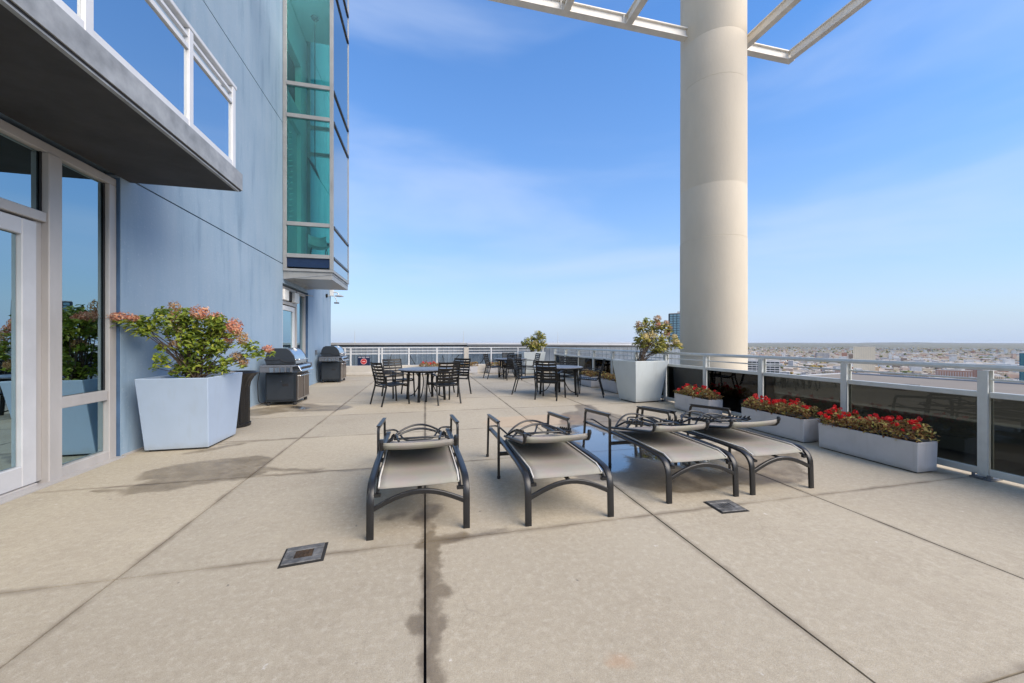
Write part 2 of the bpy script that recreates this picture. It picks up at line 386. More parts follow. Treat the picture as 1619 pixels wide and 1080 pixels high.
M['box_grey'] = mat('grey_trough', (.46, .455, .46), .55, var=.07, scale=5, bump=.12, bscale=150)
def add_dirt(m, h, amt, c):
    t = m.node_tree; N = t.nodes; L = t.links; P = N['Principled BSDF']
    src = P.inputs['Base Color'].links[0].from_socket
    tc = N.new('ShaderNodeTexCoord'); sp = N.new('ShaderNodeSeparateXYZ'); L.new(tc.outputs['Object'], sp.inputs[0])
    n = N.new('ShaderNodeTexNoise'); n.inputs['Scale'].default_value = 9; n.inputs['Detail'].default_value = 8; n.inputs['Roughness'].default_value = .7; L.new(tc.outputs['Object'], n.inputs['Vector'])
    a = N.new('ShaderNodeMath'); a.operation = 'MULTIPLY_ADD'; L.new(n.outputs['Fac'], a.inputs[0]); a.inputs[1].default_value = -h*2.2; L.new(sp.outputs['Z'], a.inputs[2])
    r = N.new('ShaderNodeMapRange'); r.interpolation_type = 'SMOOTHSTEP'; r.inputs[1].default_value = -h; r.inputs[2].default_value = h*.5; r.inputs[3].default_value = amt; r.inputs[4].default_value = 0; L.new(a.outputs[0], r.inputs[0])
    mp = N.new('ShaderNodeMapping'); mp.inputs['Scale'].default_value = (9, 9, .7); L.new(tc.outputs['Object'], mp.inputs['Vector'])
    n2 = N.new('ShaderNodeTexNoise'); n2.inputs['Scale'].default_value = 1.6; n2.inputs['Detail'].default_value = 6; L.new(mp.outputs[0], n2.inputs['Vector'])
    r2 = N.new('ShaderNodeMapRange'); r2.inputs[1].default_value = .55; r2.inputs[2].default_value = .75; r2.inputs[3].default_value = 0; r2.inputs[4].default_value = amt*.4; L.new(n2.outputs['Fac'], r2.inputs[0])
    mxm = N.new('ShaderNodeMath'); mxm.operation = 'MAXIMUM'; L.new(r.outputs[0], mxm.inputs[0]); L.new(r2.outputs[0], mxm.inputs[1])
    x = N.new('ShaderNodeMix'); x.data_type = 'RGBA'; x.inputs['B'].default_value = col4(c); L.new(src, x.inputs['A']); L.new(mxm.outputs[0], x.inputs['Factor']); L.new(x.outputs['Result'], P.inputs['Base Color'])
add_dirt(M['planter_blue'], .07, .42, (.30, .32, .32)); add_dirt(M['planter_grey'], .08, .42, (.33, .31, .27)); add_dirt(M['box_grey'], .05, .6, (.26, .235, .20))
M['soil'] = mat('soil', (.035, .026, .018), .95, var=.4, scale=40, bump=1, bscale=50)
M['black_metal'] = mat('black_powder_coat', (.006, .0057, .0055), .42, spec=.35, var=.25, scale=12, bump=.05, bscale=300)
M['bronze_metal'] = mat('charcoal_lounger_frame', (.013, .0128, .013), .36, metal=.0, var=.2, scale=14, bump=.04, bscale=300)
def sling_mat():
    m, N, L, P = nt('woven_sling')
    tc = N.new('ShaderNodeTexCoord'); outs = []
    for d in ('X', 'Y'):
        w = N.new('ShaderNodeTexWave'); w.wave_type = 'BANDS'; w.bands_direction = d; w.inputs['Scale'].default_value = 110; w.inputs['Distortion'].default_value = .3
        L.new(tc.outputs['Object'], w.inputs['Vector']); outs.append(w)
    a = N.new('ShaderNodeMath'); a.operation = 'MULTIPLY'; L.new(outs[0].outputs['Fac'], a.inputs[0]); L.new(outs[1].outputs['Fac'], a.inputs[1])
    n = N.new('ShaderNodeTexNoise'); n.inputs['Scale'].default_value = 5; n.inputs['Detail'].default_value = 6; L.new(tc.outputs['Object'], n.inputs['Vector'])
    x = N.new('ShaderNodeMix'); x.data_type = 'RGBA'; x.inputs['A'].default_value = (.29, .26, .22, 1); x.inputs['B'].default_value = (.44, .405, .35, 1); L.new(a.outputs[0], x.inputs['Factor'])
    y = N.new('ShaderNodeMix'); y.data_type = 'RGBA'; y.blend_type = 'MULTIPLY'; y.inputs['Factor'].default_value = .3; L.new(x.outputs['Result'], y.inputs['A']); L.new(n.outputs['Color'], y.inputs['B'])
    L.new(y.outputs['Result'], P.inputs['Base Color']); P.inputs['Roughness'].default_value = .75
    b = N.new('ShaderNodeBump'); b.inputs['Strength'].default_value = .3; b.inputs['Distance'].default_value = .002; L.new(a.outputs[0], b.inputs['Height']); L.new(b.outputs[0], P.inputs['Normal'])
    return m
M['sling'] = sling_mat()
M['piping'] = mat('pale_piping', (.60, .57, .52), .7)
M['tabletop'] = mat('slate_tabletop', (.055, .056, .06), .34, var=.5, scale=45, c2=(.20, .20, .21))
M['grill_dark'] = mat('charcoal_enamel', (.026, .032, .040), .42, var=.12, scale=8)
M['grill_panel'] = mat('cart_panel', (.014, .019, .025), .40, var=.15)
M['steel'] = mat('stainless_steel', (.62, .62, .62), .24, metal=1.0, var=.08, scale=3, stretch=(1, 1, 20))
M['steel_brown'] = mat('tinted_steel_door', (.17, .135, .11), .32, metal=.8, var=.15, scale=3)
M['shelf_grey'] = mat('shelf_grey', (.15, .16, .18), .4, metal=.3, var=.1)
M['can_black'] = mat('gloss_black', (.008, .008, .009), .22, var=.1)
M['white_plastic'] = mat('white_plastic', (.70, .70, .68), .45)
M['sign_navy'] = mat('sign_navy', (.008, .018, .055), .4)
M['sign_red'] = mat('sign_red', (.42, .018, .02), .4)
M['sign_pink'] = mat('sign_pink', (.70, .36, .38), .4)
M['sign_white'] = mat('sign_white', (.62, .64, .68), .4)
M['drain_iron'] = mat('worn_iron', (.13, .128, .125), .6, metal=.3, var=.5, scale=20, bump=.5, bscale=60)
M['rust'] = mat('rusty_grate', (.045, .026, .012), .8, var=.6, scale=30, bump=.6, bscale=60)
M['curb'] = mat('curb_concrete', (.48, .45, .40), .8, var=.10, scale=3, bump=.2, bscale=40)
M['membrane'] = mat('dark_membrane', (.045, .045, .043), .85, var=.3, scale=2)
M['parapet'] = mat('parapet_concrete', (.36, .35, .31), .8, var=.15, scale=2)
M['screen'] = mat('grey_metal_screen', (.22, .25, .285), .45, metal=.2, var=.12, scale=1.5)
M['cap'] = mat('pale_metal_cap', (.36, .365, .37), .45, var=.1, scale=2)
M['low_roof'] = mat('ballast_roof', (.20, .17, .135), .9, var=.10, scale=.12, detail=8)
def leaf_mat(name, a, b, c):
    m, N, L, P = nt(name)
    at = N.new('ShaderNodeAttribute'); at.attribute_name = 'tone'
    r = N.new('ShaderNodeValToRGB'); e = r.color_ramp.elements; e[0].color = col4(a); e[1].color = col4(c); k = e.new(.5); k.color = col4(b)
    L.new(at.outputs['Fac'], r.inputs['Fac']); L.new(r.outputs['Color'], P.inputs['Base Color']); P.inputs['Roughness'].default_value = .5
    out = N['Material Output']; tl = N.new('ShaderNodeBsdfTranslucent'); L.new(r.outputs['Color'], tl.inputs['Color'])
    ms = N.new('ShaderNodeMixShader'); ms.inputs[0].default_value = .3; L.new(P.outputs[0], ms.inputs[1]); L.new(tl.outputs[0], ms.inputs[2]); L.new(ms.outputs[0], out.inputs['Surface'])
    return m
M['leaf'] = leaf_mat('hydrangea_leaf', (.06, .11, .012), (.22, .29, .028), (.50, .48, .075))
M['leaf_yellow'] = leaf_mat('turning_leaf', (.10, .12, .02), (.30, .29, .05), (.60, .48, .12))
M['leaf_bronze'] = leaf_mat('begonia_leaf', (.16, .05, .02), (.36, .20, .06), (.55, .54, .16))
M['petal_pink'] = leaf_mat('faded_pink_petals', (.46, .15, .09), (.68, .31, .19), (.78, .50, .32))
M['petal_tan'] = leaf_mat('tan_petals', (.34, .18, .08), (.52, .31, .15), (.70, .50, .27))
M['petal_cream'] = leaf_mat('cream_petals', (.55, .40, .15), (.76, .62, .28), (.82, .74, .46))
M['petal_red'] = leaf_mat('red_petals', (.60, .004, .010), (.85, .012, .018), (.90, .09, .07))
M['stem'] = mat('woody_stem', (.075, .05, .032), .8, var=.3, scale=30)

# ------------------------------------------------------------------ setting: deck
xs = [-3.56, -1.65, 0.0, 1.67, 3.2, 5.36]
ys = [-5.2, -3.66, -2.12, -0.58, 0.96, 2.47, 4.05, 5.54, 7.12, 8.65, 10.2, 11.75, 13.3, 14.85, 15.5]
dk = MB().box(-3.56, -5.2, -.30, 5.36, 15.8, -.06).build('deck', M['joint']); tag(dk, 'pale concrete roof terrace floor cast in square slabs', kind='structure')
for i in range(len(xs)-1):
    for j in range(len(ys)-1):
        gx, gy = .0056, .0042
        MB().box(xs[i]+gx, ys[j]+gy, -.0595, xs[i+1]-gx, ys[j+1]-gy, 0).build('slab', M['deck'], dk)
kb = MB().box(-3.36, 15.52, -.3, 5.3, 15.85, .37).box(-3.36, 15.44, .0005, 5.3, 15.518, .10).build('curb', M['curb'], bevel=.012); tag(kb, kind='structure')

# ------------------------------------------------------------------ ground far below and city
GZ = -110.0
def ground_mat():
    m, N, L, P = nt('city_ground')
    g = N.new('ShaderNodeNewGeometry')
    def noise(s, d=6, r=.6):
        n = N.new('ShaderNodeTexNoise'); n.inputs['Scale'].default_value = s; n.inputs['Detail'].default_value = d; n.inputs['Roughness'].default_value = r; L.new(g.outputs['Position'], n.inputs['Vector']); return n.outputs['Fac']
    def mr(v, a, b, c=0., d=1.):
        r = N.new('ShaderNodeMapRange'); r.inputs[1].default_value = a; r.inputs[2].default_value = b; r.inputs[3].default_value = c; r.inputs[4].default_value = d; L.new(v, r.inputs[0]); return r.outputs[0]
    def mx(f, a, b):
        x = N.new('ShaderNodeMix'); x.data_type = 'RGBA'
        for k, q in (('Factor', f), ('A', a), ('B', b)):
            if isinstance(q, tuple): x.inputs[k].default_value = col4(q)
            else: L.new(q, x.inputs[k])
        return x.outputs['Result']
    c = mx(mr(noise(.004), .35, .65), (.26, .215, .165), (.42, .35, .28))
    c = mx(mr(noise(.0016, 8, .7), .52, .62, 0, .8), c, (.10, .105, .085))
    vo = N.new('ShaderNodeTexVoronoi'); vo.inputs['Scale'].default_value = .006; L.new(g.outputs['Position'], vo.inputs['Vector'])
    c = mx(mr(vo.outputs['Color'], .70, .78, 0, .8), c, (.58, .55, .50))
    ln = N.new('ShaderNodeVectorMath'); ln.operation = 'LENGTH'; L.new(g.outputs['Position'], ln.inputs[0])
    c = mx(mr(ln.outputs['Value'], 4200, 7500, 0, .80), c, (.085, .095, .060))
    c = mx(mr(vo.outputs['Color'], .86, .92, 0, .5), c, (.50, .47, .43))
    L.new(c, P.inputs['Base Color']); P.inputs['Roughness'].default_value = .95
    return m
gv = [(0, 0, GZ)] + [(70000*math.cos(2*math.pi*i/64), 70000*math.sin(2*math.pi*i/64), GZ) for i in range(64)]
gm = MB().add(gv, [(0, i+1, (i+1) % 64 + 1) for i in range(64)]).build('ground', ground_mat()); tag(gm, kind='structure')
hv, hf = [], []
hr = random.Random(5)
for i in range(121):
    az = R(-10 + i); dd = 46000; ph = 25 + 35*(math.sin(i*.55)*.5+.5)*hr.uniform(.6, 1) + (40 if 66 < i < 72 else 0)
    for k, (dz, zz) in enumerate(((0, 0), (900, ph*.8), (2200, ph), (5000, 0))): hv.append((math.sin(az)*(dd+dz), math.cos(az)*(dd+dz), GZ-1+zz))
    if i:
        for k in range(3): hf.append((i*4+k-4, i*4+k-3, i*4+k+1, i*4+k))
hm = MB().add(hv, hf).build('hills', mat('far_hills', (.075, .085, .055), .95, var=.2, scale=.0004)); tag(hm, kind='structure')
CM = {}
for nm, c in dict(cream=(.68, .56, .39), white=(.68, .65, .59), tan=(.60, .46, .31), brick=(.46, .24, .16), pink=(.58, .41, .30), grey=(.45, .43, .41), brown=(.30, .22, .16)).items():
    CM[nm] = mat('city_' + nm, c, .85, var=.15, scale=.08)
CM['roof'] = mat('city_roof', (.50, .45, .38), .9, var=.35, scale=.03)
CM['roofdark'] = mat('city_roof_dark', (.20, .185, .17), .9, var=.3, scale=.03)
CM['slab'] = mat('cream_slab', (.80, .67, .47), .85, var=.06, scale=.05); CM['slabwin'] = mat('cream_slab_window', (.60, .49, .34), .6)
CM['window'] = mat('city_window', (.05, .06, .07), .25, var=.3, scale=.5)
CM['tree_g'] = mat('city_tree_green', (.10, .13, .035), .9, var=.5, scale=.25, c2=(.22, .22, .07))
CM['tree_o'] = mat('city_tree_autumn', (.26, .17, .05), .9, var=.4, scale=.25, c2=(.36, .26, .07))
def polar(px, d):
    az = YAW + math.atan((px - CX) / F_PX); k = d / math.cos(math.atan((px - CX) / F_PX))
    return math.sin(az) * k, math.cos(az) * k
GA = R(52)
def city_box(mb, x, y, w, d, h, a, z0=GZ, cols=1):
    Mx = Matrix.Translation((x, y, z0)) @ Matrix.Rotation(a, 4, 'Z')
    mb.box(-w/2, -d/2, 0, w/2, d/2, h, 0, Mx)
    mb.box(-w/2+.5, -d/2+.5, h, w/2-.5, d/2-.5, h+.35, 1, Mx)
cells = []
rg = random.Random(21)
ca, sa = math.cos(GA), math.sin(GA)
for i in range(-10, 150):
    for j in range(-90, 60):
        u = i*62 + (i//3)*12; v = j*48 + (j//4)*14
        x = u*sa + v*ca; y = u*ca - v*sa
        d = math.hypot(x, y)
        if d > 5200 and rg.random() < .62: continue
        if d < 560 or d > 9500: continue
        az = math.degrees(math.atan2(x, y))
        lim0, lim1 = (36, 76) if d < 2500 else (42, 72)
        if az < lim0 or az > lim1: continue
        cells.append((d, x, y))
cells.sort()
landmarks = [(polar(1366, 1450), 45), (polar(1520, 1090), 45), (polar(1206, 700), 55), (polar(1626, 640), 50), (polar(1577, 1500), 60), (polar(1290, 1500), 40), (polar(1436, 1250), 30)]
names = list(CM)[:7]; wts = [22, 22, 16, 8, 14, 12, 8]
looks = {'cream': 'cream', 'white': 'whitewashed', 'tan': 'sandy tan', 'brick': 'red brick', 'pink': 'pinkish', 'grey': 'plain grey', 'brown': 'dark brown'}
stuff = {n: MB() for n in names}; tree_mb = {'tree_g': MB(), 'tree_o': MB()}
def tree_blob(mb, x, y, r, z0=GZ):
    rr = rg
    for q in range(3 if r > 5 else 2):
        cx_, cy_, cz_ = x+rr.uniform(-.5, .5)*r, y+rr.uniform(-.5, .5)*r, z0+r*rr.uniform(.6, 1.0); s = r*rr.uniform(.6, .9)
        vs = [(cx_+s*math.cos(a)*k*rr.uniform(.75, 1.2), cy_+s*math.sin(a)*k*rr.uniform(.75, 1.2), cz_+zz*s*rr.uniform(.8, 1.15)) for zz, k in ((-.7, .6), (.15, 1), (.75, .6)) for a in [2*math.pi*t/6 for t in range(6)]]
        vs += [(cx_, cy_, cz_+s), (cx_, cy_, cz_-s)]
        fs = [(l*6+t, l*6+(t+1) % 6, l*6+6+(t+1) % 6, l*6+6+t) for l in range(2) for t in range(6)] + [(12+t, 12+(t+1) % 6, 18) for t in range(6)] + [((t+1) % 6, t, 19) for t in range(6)]
        mb.add(vs, fs)
def city_label(kind, w, dp, h, dark, x, y):
    b = math.degrees(math.atan2(x, y)); px = CX + F_PX*math.tan(R(b)-YAW); d = math.hypot(x, y)
    where = ('behind the round column' if px < 1180 else 'beside the dark office block' if px < 1245 else 'left of the cream slab' if px < 1345 else 'near the cream slab' if px < 1400 else
             'left of the brick apartments' if px < 1490 else 'beside the brick apartments' if px < 1560 else 'left of the teal tower' if px < 1612 else 'right of the teal tower')
    shape = 'long' if w > 2.1*dp else 'broad' if w > 30 else 'compact'
    ns = max(1, int(round(h/3.2))); tall = 'tall' if h > 18 else ('one', 'two', 'three', 'four', 'five', 'six')[min(ns, 6)-1] + '-storey'
    dist = 'closer' if d < 1000 else 'middle-distance' if d < 1500 else 'farther'
    return '%s %s %s building with %s roof, %s, %s' % (shape, tall, looks[kind], 'dark' if dark else 'pale', dist, where)
count = 0
for d, x, y in cells:
    if any(math.hypot(x-p[0], y-p[1]) < r for p, r in landmarks): continue
    kind = rg.choices(names, wts)[0]
    dense = rg.random()
    a = -GA + rg.choice((0, math.pi/2)) + rg.uniform(-.02, .02)
    w = rg.uniform(16, 54); dp = rg.uniform(12, 30); h = rg.choice((5, 7, 8, 9, 11, 12, 14)) + rg.uniform(-1, 1)
    if rg.random() < .035: h = rg.uniform(20, 38); w = min(w, 26)
    if rg.random() < .06: w = rg.uniform(44, 58); dp = rg.uniform(26, 42); h = rg.uniform(6, 10); kind = rg.choice(('white', 'grey', 'tan'))
    jx, jy = rg.uniform(-8, 8), rg.uniform(-6, 6)
    if dense > .16:
        if count < 230 and 40 < math.degrees(math.atan2(x, y)) < 74:
            count += 1; dkroof = rg.random() < .3
            t = thing('city_building', city_label(kind, w, dp, h, dkroof, x+jx, y+jy), 'building', (x+jx, y+jy, GZ), a, '%s city buildings beyond the terrace' % looks[kind])
            mb = MB(); mb.box(-w/2, -dp/2, 0, w/2, dp/2, h); mb.build('wall', CM[kind], t)
            MB().box(-w/2+.4, -dp/2+.4, h, w/2-.4, dp/2-.4, h+.3).box(-w*.1, -dp*.15, h+.3, w*.08, dp*.12, h+2.2).build('roof', CM['roofdark'] if dkroof else CM['roof'], t)
            wb = MB()
            for st in range(max(1, int(h/3.2))):
                z = 1.2 + st*3.2
                for q in range(int(w/4)):
                    xx = -w/2 + 2 + q*4
                    wb.box(xx, -dp/2-.05, z, xx+1.8, -dp/2-.002, z+1.5); wb.box(xx, dp/2+.002, z, xx+1.8, dp/2+.05, z+1.5)
                for q in range(int(dp/4)):
                    yy = -dp/2 + 1.5 + q*4
                    wb.box(-w/2-.05, yy, z, -w/2-.002, yy+1.8, z+1.5); wb.box(w/2+.002, yy, z, w/2+.05, yy+1.8, z+1.5)
            tag(wb.build('windows', CM['window'], t), kind='stuff')
        else:
            city_box(stuff[kind], x+jx, y+jy, w, dp, h, a)
            if d < 5200 and rg.random() < .7: city_box(stuff[rg.choice(names)], x+jx+rg.uniform(-24, 24), y+jy+rg.choice((-1, 1))*rg.uniform(19, 24), rg.uniform(8, 20), rg.uniform(8, 12), rg.uniform(4, 9), a)
    for q in range(rg.choice((0, 0, 1, 1)) if d < 4500 else (rg.random() < .22)):
        tree_blob(tree_mb['tree_g' if rg.random() < .7 else 'tree_o'], x+rg.uniform(-34, 34), y+rg.uniform(-28, 28), rg.uniform(3.5, 7.5) if d < 4500 else rg.uniform(6, 12))
dups = {}
for o in C.objects:
    if o.get('category') == 'building' and o.name.startswith('city_building'): dups.setdefault(o['label'], []).append(o)
for lab, L_ in dups.items():
    if len(L_) > 1:
        L_.sort(key=lambda o: math.atan2(o.location.x, o.location.y))
        for i, o in enumerate(L_): o['label'] = lab + (', leftmost' if i == 0 else ', rightmost' if i == len(L_)-1 else ', middle')
for (px, d), nb, kind in (((1290, 1500), 9, 'tree_o'), ((1436, 1250), 7, 'tree_g'), ((1250, 2300), 8, 'tree_g'), ((1400, 2600), 8, 'tree_g'), ((1560, 2400), 9, 'tree_g'), ((1330, 1900), 5, 'tree_g')):
    for q in range(nb):
        x, y = polar(px + rg.uniform(-11, 11), d + rg.uniform(-40, 40)); tree_blob(tree_mb[kind], x, y, rg.uniform(7, 12))
for n in names:
    if stuff[n].v: tag(stuff[n].build('distant_city', [CM[n], CM['roof']]), 'mass of small %s buildings spreading to the horizon' % looks[n], 'city', kind='stuff')
tag(tree_mb['tree_g'].build('city_trees', CM['tree_g']), 'scattered green trees among the far city roofs', 'trees', kind='stuff')
tag(tree_mb['tree_o'].build('autumn_trees', CM['tree_o']), 'scattered orange autumn trees among the far city roofs', 'trees', kind='stuff')

def block(name, label, px, d, w, dp, h, m, rot=0.0, floor=3.4, bay=4.0, wmat=None, winw=2.0, winh=1.7, group=None, roofm=None):
    x, y = polar(px, d); az = math.atan2(x, y)
    t = thing(name, label, 'building', (x, y, GZ), -az + rot, group)
    MB().box(-w/2, -dp/2, 0, w/2, dp/2, h).build('wall', m, t)
    MB().box(-w/2+.5, -dp/2+.5, h, w/2-.5, dp/2-.5, h+1.0).box(-w*.2, -dp*.2, h+1, w*.2, dp*.2, h+4).build('roof', roofm or CM['roof'], t)
    me = None; nx = int(w/bay); nz = int(h/floor); n = 0
    rest = MB()
    for iz in range(nz-1, -1, -1):
        for ix in range(nx):
            xx = -w/2 + (w - nx*bay)/2 + ix*bay + (bay-winw)/2; z = iz*floor + .9
            if n < 150:
                if me is None:
                    o = MB().box(0, -.12, 0, winw, -.003, winh).build('window', wmat or CM['window'], t); me = o.data
                else:
                    o = bpy.data.objects.new('window', me); C.objects.link(o); o.parent = t
                o.location = (xx, -dp/2, z); n += 1
            else: rest.box(xx, -dp/2-.12, z, xx+winw, -dp/2-.003, z+winh)
        for iy in range(int(dp/bay)):
            for sx in (-1, 1):
                yy = -dp/2 + iy*bay + (bay-winw)/2; z = iz*floor + .9
                rest.box(min(sx*(w/2+.003), sx*(w/2+.12)), yy, z, max(sx*(w/2+.003), sx*(w/2+.12)), yy+winw, z+winh)
    tag(rest.build('windows', wmat or CM['window'], t), kind='stuff')
    return t
M['tower_dark'] = mat('dark_curtain_wall', (.018, .024, .028), .3)
M['tower_pane'] = mat('blue_green_panes', (.24, .36, .40), .08, metal=.6, var=.5, scale=.15)
M['tower_blue'] = mat('teal_tower', (.03, .12, .17), .2, var=.3, scale=.1)
M['pane_teal'] = mat('teal_panes', (.10, .28, .33), .1, metal=.5, var=.5, scale=.1)
block('apartment_block', 'tall cream apartment slab standing alone above the far low city', 1366, 1450, 62, 20, 93, CM['slab'], R(4), bay=5, winw=1.6, winh=1.2, wmat=CM['slabwin'])
block('brick_apartments', 'long pink and red brick apartment block seen just over the middle rail', 1508, 1100, 70, 18, 27, CM['brick'], R(8), bay=5, winw=2.2, wmat=CM['white'])
block('brick_apartments', 'shorter red brick apartment wing right of the long brick block, by the rail post', 1541, 1120, 34, 18, 28, CM['brick'], R(-12), bay=5, winw=2.4, wmat=CM['pink'])
block('office_block', 'dark glass office block with pale floor bands seen through the rail beside the column', 1206, 700, 50, 30, 78, CM['white'], R(3), floor=4.2, bay=7, winw=6.2, winh=2.6, wmat=M['tower_dark'])
block('glass_tower', 'teal glass tower cut by the right edge of the view', 1632, 640, 26, 30, 92, M['tower_blue'], R(0), floor=4, bay=4, winw=3.2, winh=3, wmat=M['pane_teal'])
block('black_tower', 'black framed glass high-rise half hidden behind the round column', 1080, 600, 37, 30, 157, M['tower_dark'], R(-14), floor=3.8, bay=5.6, winw=4.6, winh=2.9, wmat=M['tower_pane'])
block('warehouse', 'long low white-roofed shed in the far city near the right rail post', 1577, 1650, 180, 40, 14, CM['white'], R(2), floor=6, bay=20, winw=10, winh=2, wmat=CM['grey'], roofm=CM['white'])
block('midrise', 'grey mid-rise pair in the far city left of the cream slab', 1300, 2300, 60, 30, 45, CM['grey'], R(15), bay=6, winw=3)
# lower roof next door
lb = thing('neighbour_building', 'lower neighbouring building with a wide flat tan gravel roof below the railing', 'building', (0, 0, 0))
rp = [(24, -40), (81, -40), (72.9, 30.4), (69.0, 47.5), (56.9, 45.6), (24, 40)]
MB().prism([(x, y, GZ) for x, y in rp], (0, 0, 105.8)).build('wall', M['parapet'], lb)
MB().prism([(x, y, -4.18) for x, y in rp], (0, 0, .18)).build('roof', M['low_roof'], lb)
rc = MB()
for i in range(len(rp)):
    a, b = Vector((*rp[i], -3.9)), Vector((*rp[(i+1) % 6], -3.9)); rc.bar([a, b], .35, .22)
rc.build('coping', M['cap'], lb)
MB().cbox((52, 30, -3.7), (2.2, 1.2, .55)).build('roof_hatch', M['membrane'], lb)
# ------------------------------------------------------------------ outside ledge right of the terrace
ledge = MB().box(5.365, -5.2, -1.6, 8.58, 17.4, -.5).build('ledge', M['membrane']); tag(ledge, kind='structure')
pw = MB().box(8.585, -5.2, -1.6, 8.9, 17.4, .02).build('parapet_wall', M['parapet'], bevel=.01); tag(pw, 'low pale concrete parapet outside the smoked glass railing', 'wall')

# ------------------------------------------------------------------ tower
tw = thing('tower', 'blue-grey painted tower wall with balcony, glazed bay and windows left of the terrace', 'building', (0, 0, 0))
MB().box(-20, -5.2, GZ, 8.9, 17.4, -1.62).build('shaft', M['tower_core'], tw)
WX = -3.36
def panel(z0, z1, spans):
    mb = MB()
    for y0, y1, a, b in spans: mb.box(-3.56, y0, a, WX, y1, b)
    return mb.build('wall_panel', M['wall'], tw)
panel(0.0, 3.19, [(5.10, 10.0, 0.0, 3.19), (10.0, 12.02, 2.74, 3.19), (12.02, 14.71, 0, 3.19)])
for k in range(9):
    z0 = 3.21 + 3.42*k; z1 = z0 + 3.40
    if k == 0: panel(z0, z1, [(-5.2, .8, z0, z1), (.8, 3.9, 5.7, z1), (3.9, 10.0, z0, z1), (12.02, 14.71, z0, z1)])
    elif k in (1, 2): panel(z0, z1, [(-5.2, 10.0, z0, z1), (12.02, 14.71, z0, z1)])
    else: panel(z0, z1, [(-5.2, 14.71, z0, z1)])
MB().box(-20, -5.2, 3.16, -3.565, 14.70, 33.9).build('core', M['joint'], tw)
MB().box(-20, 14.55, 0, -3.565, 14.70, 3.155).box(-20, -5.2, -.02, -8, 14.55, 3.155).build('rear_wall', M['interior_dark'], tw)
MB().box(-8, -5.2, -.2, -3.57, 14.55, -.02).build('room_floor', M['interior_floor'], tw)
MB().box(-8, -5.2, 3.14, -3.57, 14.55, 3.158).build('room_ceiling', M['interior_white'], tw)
# blue reveal beside the window wall
MB().box(-3.66, 5.10, 0, -3.562, 5.3, 3.14).box(-3.558, 5.090, 0, -3.365, 5.0985, 3.155).build('reveal', M['wall_dark'], tw)
MB().box(-3.3595, 5.11, 0.0, -3.335, 10.0, .02).build('wall_flashing', M['frame'], tw)
# window wall
XW = -3.45
ww = MB()
ww.box(XW-.06, -5.2, 3.05, XW+.06, 5.088, 3.135)
ww.box(XW-.06, -5.2, .0, XW+.06, 4.22, .035); ww.box(XW-.06, 4.43, .0, XW+.06, 4.99, .10)
ww.box(XW-.06, 4.99, 0, XW+.06, 5.088, 3.05)
ww.box(XW-.07, 4.30, .0, XW+.075, 4.43, 3.05)
ww.box(XW-.05, 4.43, .66, XW+.05, 4.99, .77)
ww.box(XW-.05, 2.55, 2.40, XW+.06, 4.30, 2.49)
for yy in (2.42, .9, -.7, -2.3, -3.9): ww.box(XW-.06, yy, .035, XW+.07, yy+.13, 3.05)
wwo = ww.build('window_frame', M['frame'], tw, bevel=.006)
def pane(y0, y1, z0, z1, x=XW, m='glass_win', par=None, t=.012): return MB().box(x-t/2, y0, z0, x+t/2, y1, z1).build('pane', M[m], par)
pane(4.435, 4.985, .775, 3.045, par=wwo); pane(4.435, 4.985, .105, .655, par=wwo); pane(2.555, 4.295, 2.495, 3.045, par=wwo)
for y0, y1 in ((1.035, 2.415), (-.565, .895), (-2.165, -.705), (-3.765, -2.305)): pane(y0, y1, .04, 3.045, par=wwo)
# gaskets
MB().box(XW+.01, 4.4305, .775, XW+.022, 4.442, 3.05).box(XW+.01, 4.978, .775, XW+.022, 4.9895, 3.05).box(XW+.01, 4.4305, .1, XW+.022, 4.442, .655).box(XW+.01, 4.288, 2.49, XW+.022, 4.2995, 3.05).build('gasket', M['rubber'], wwo)
# terrace door leaf
dl = MB()  # leaf
dl.box(XW-.03, 4.10, .04, XW+.045, 4.225, 2.38).box(XW-.03, 2.62, .04, XW+.045, 2.76, 2.38).box(XW-.03, 2.76, 2.24, XW+.045, 4.10, 2.38).box(XW-.03, 2.76, .04, XW+.045, 4.10, .22)
do = dl.build('door', M['door_alu'], tw, bevel=.006)
pane(2.765, 4.095, .225, 2.235, par=do); MB().bar(fillet([(XW+.045, 2.69, 1.0), (XW+.11, 2.69, 1.0), (XW+.11, 2.69, 1.35), (XW+.045, 2.69, 1.35)], .03), .02, .02, up=(0, 1, 0)).build('handle', M['steel'], do)
MB().box(XW-.02, 4.227, .035, XW+.02, 4.298, 2.395).build('door_jamb', M['frame'], tw)
MB().box(-3.58, 2.4, .0005, -3.30, 5.085, .012).build('threshold', M['frame'], tw)
# balcony door behind the balcony
bd = MB().box(-3.54, .8, 3.41, -3.42, .9, 5.7).box(-3.54, 2.3, 3.41, -3.42, 2.42, 5.7).box(-3.54, 3.8, 3.41, -3.42, 3.9, 5.7).box(-3.54, .9, 5.6, -3.42, 3.8, 5.7).build('balcony_door', M['frame'], tw)
pane(.905, 2.295, 3.42, 5.595, -3.48, par=bd); pane(2.425, 3.795, 3.42, 5.595, -3.48, par=bd)
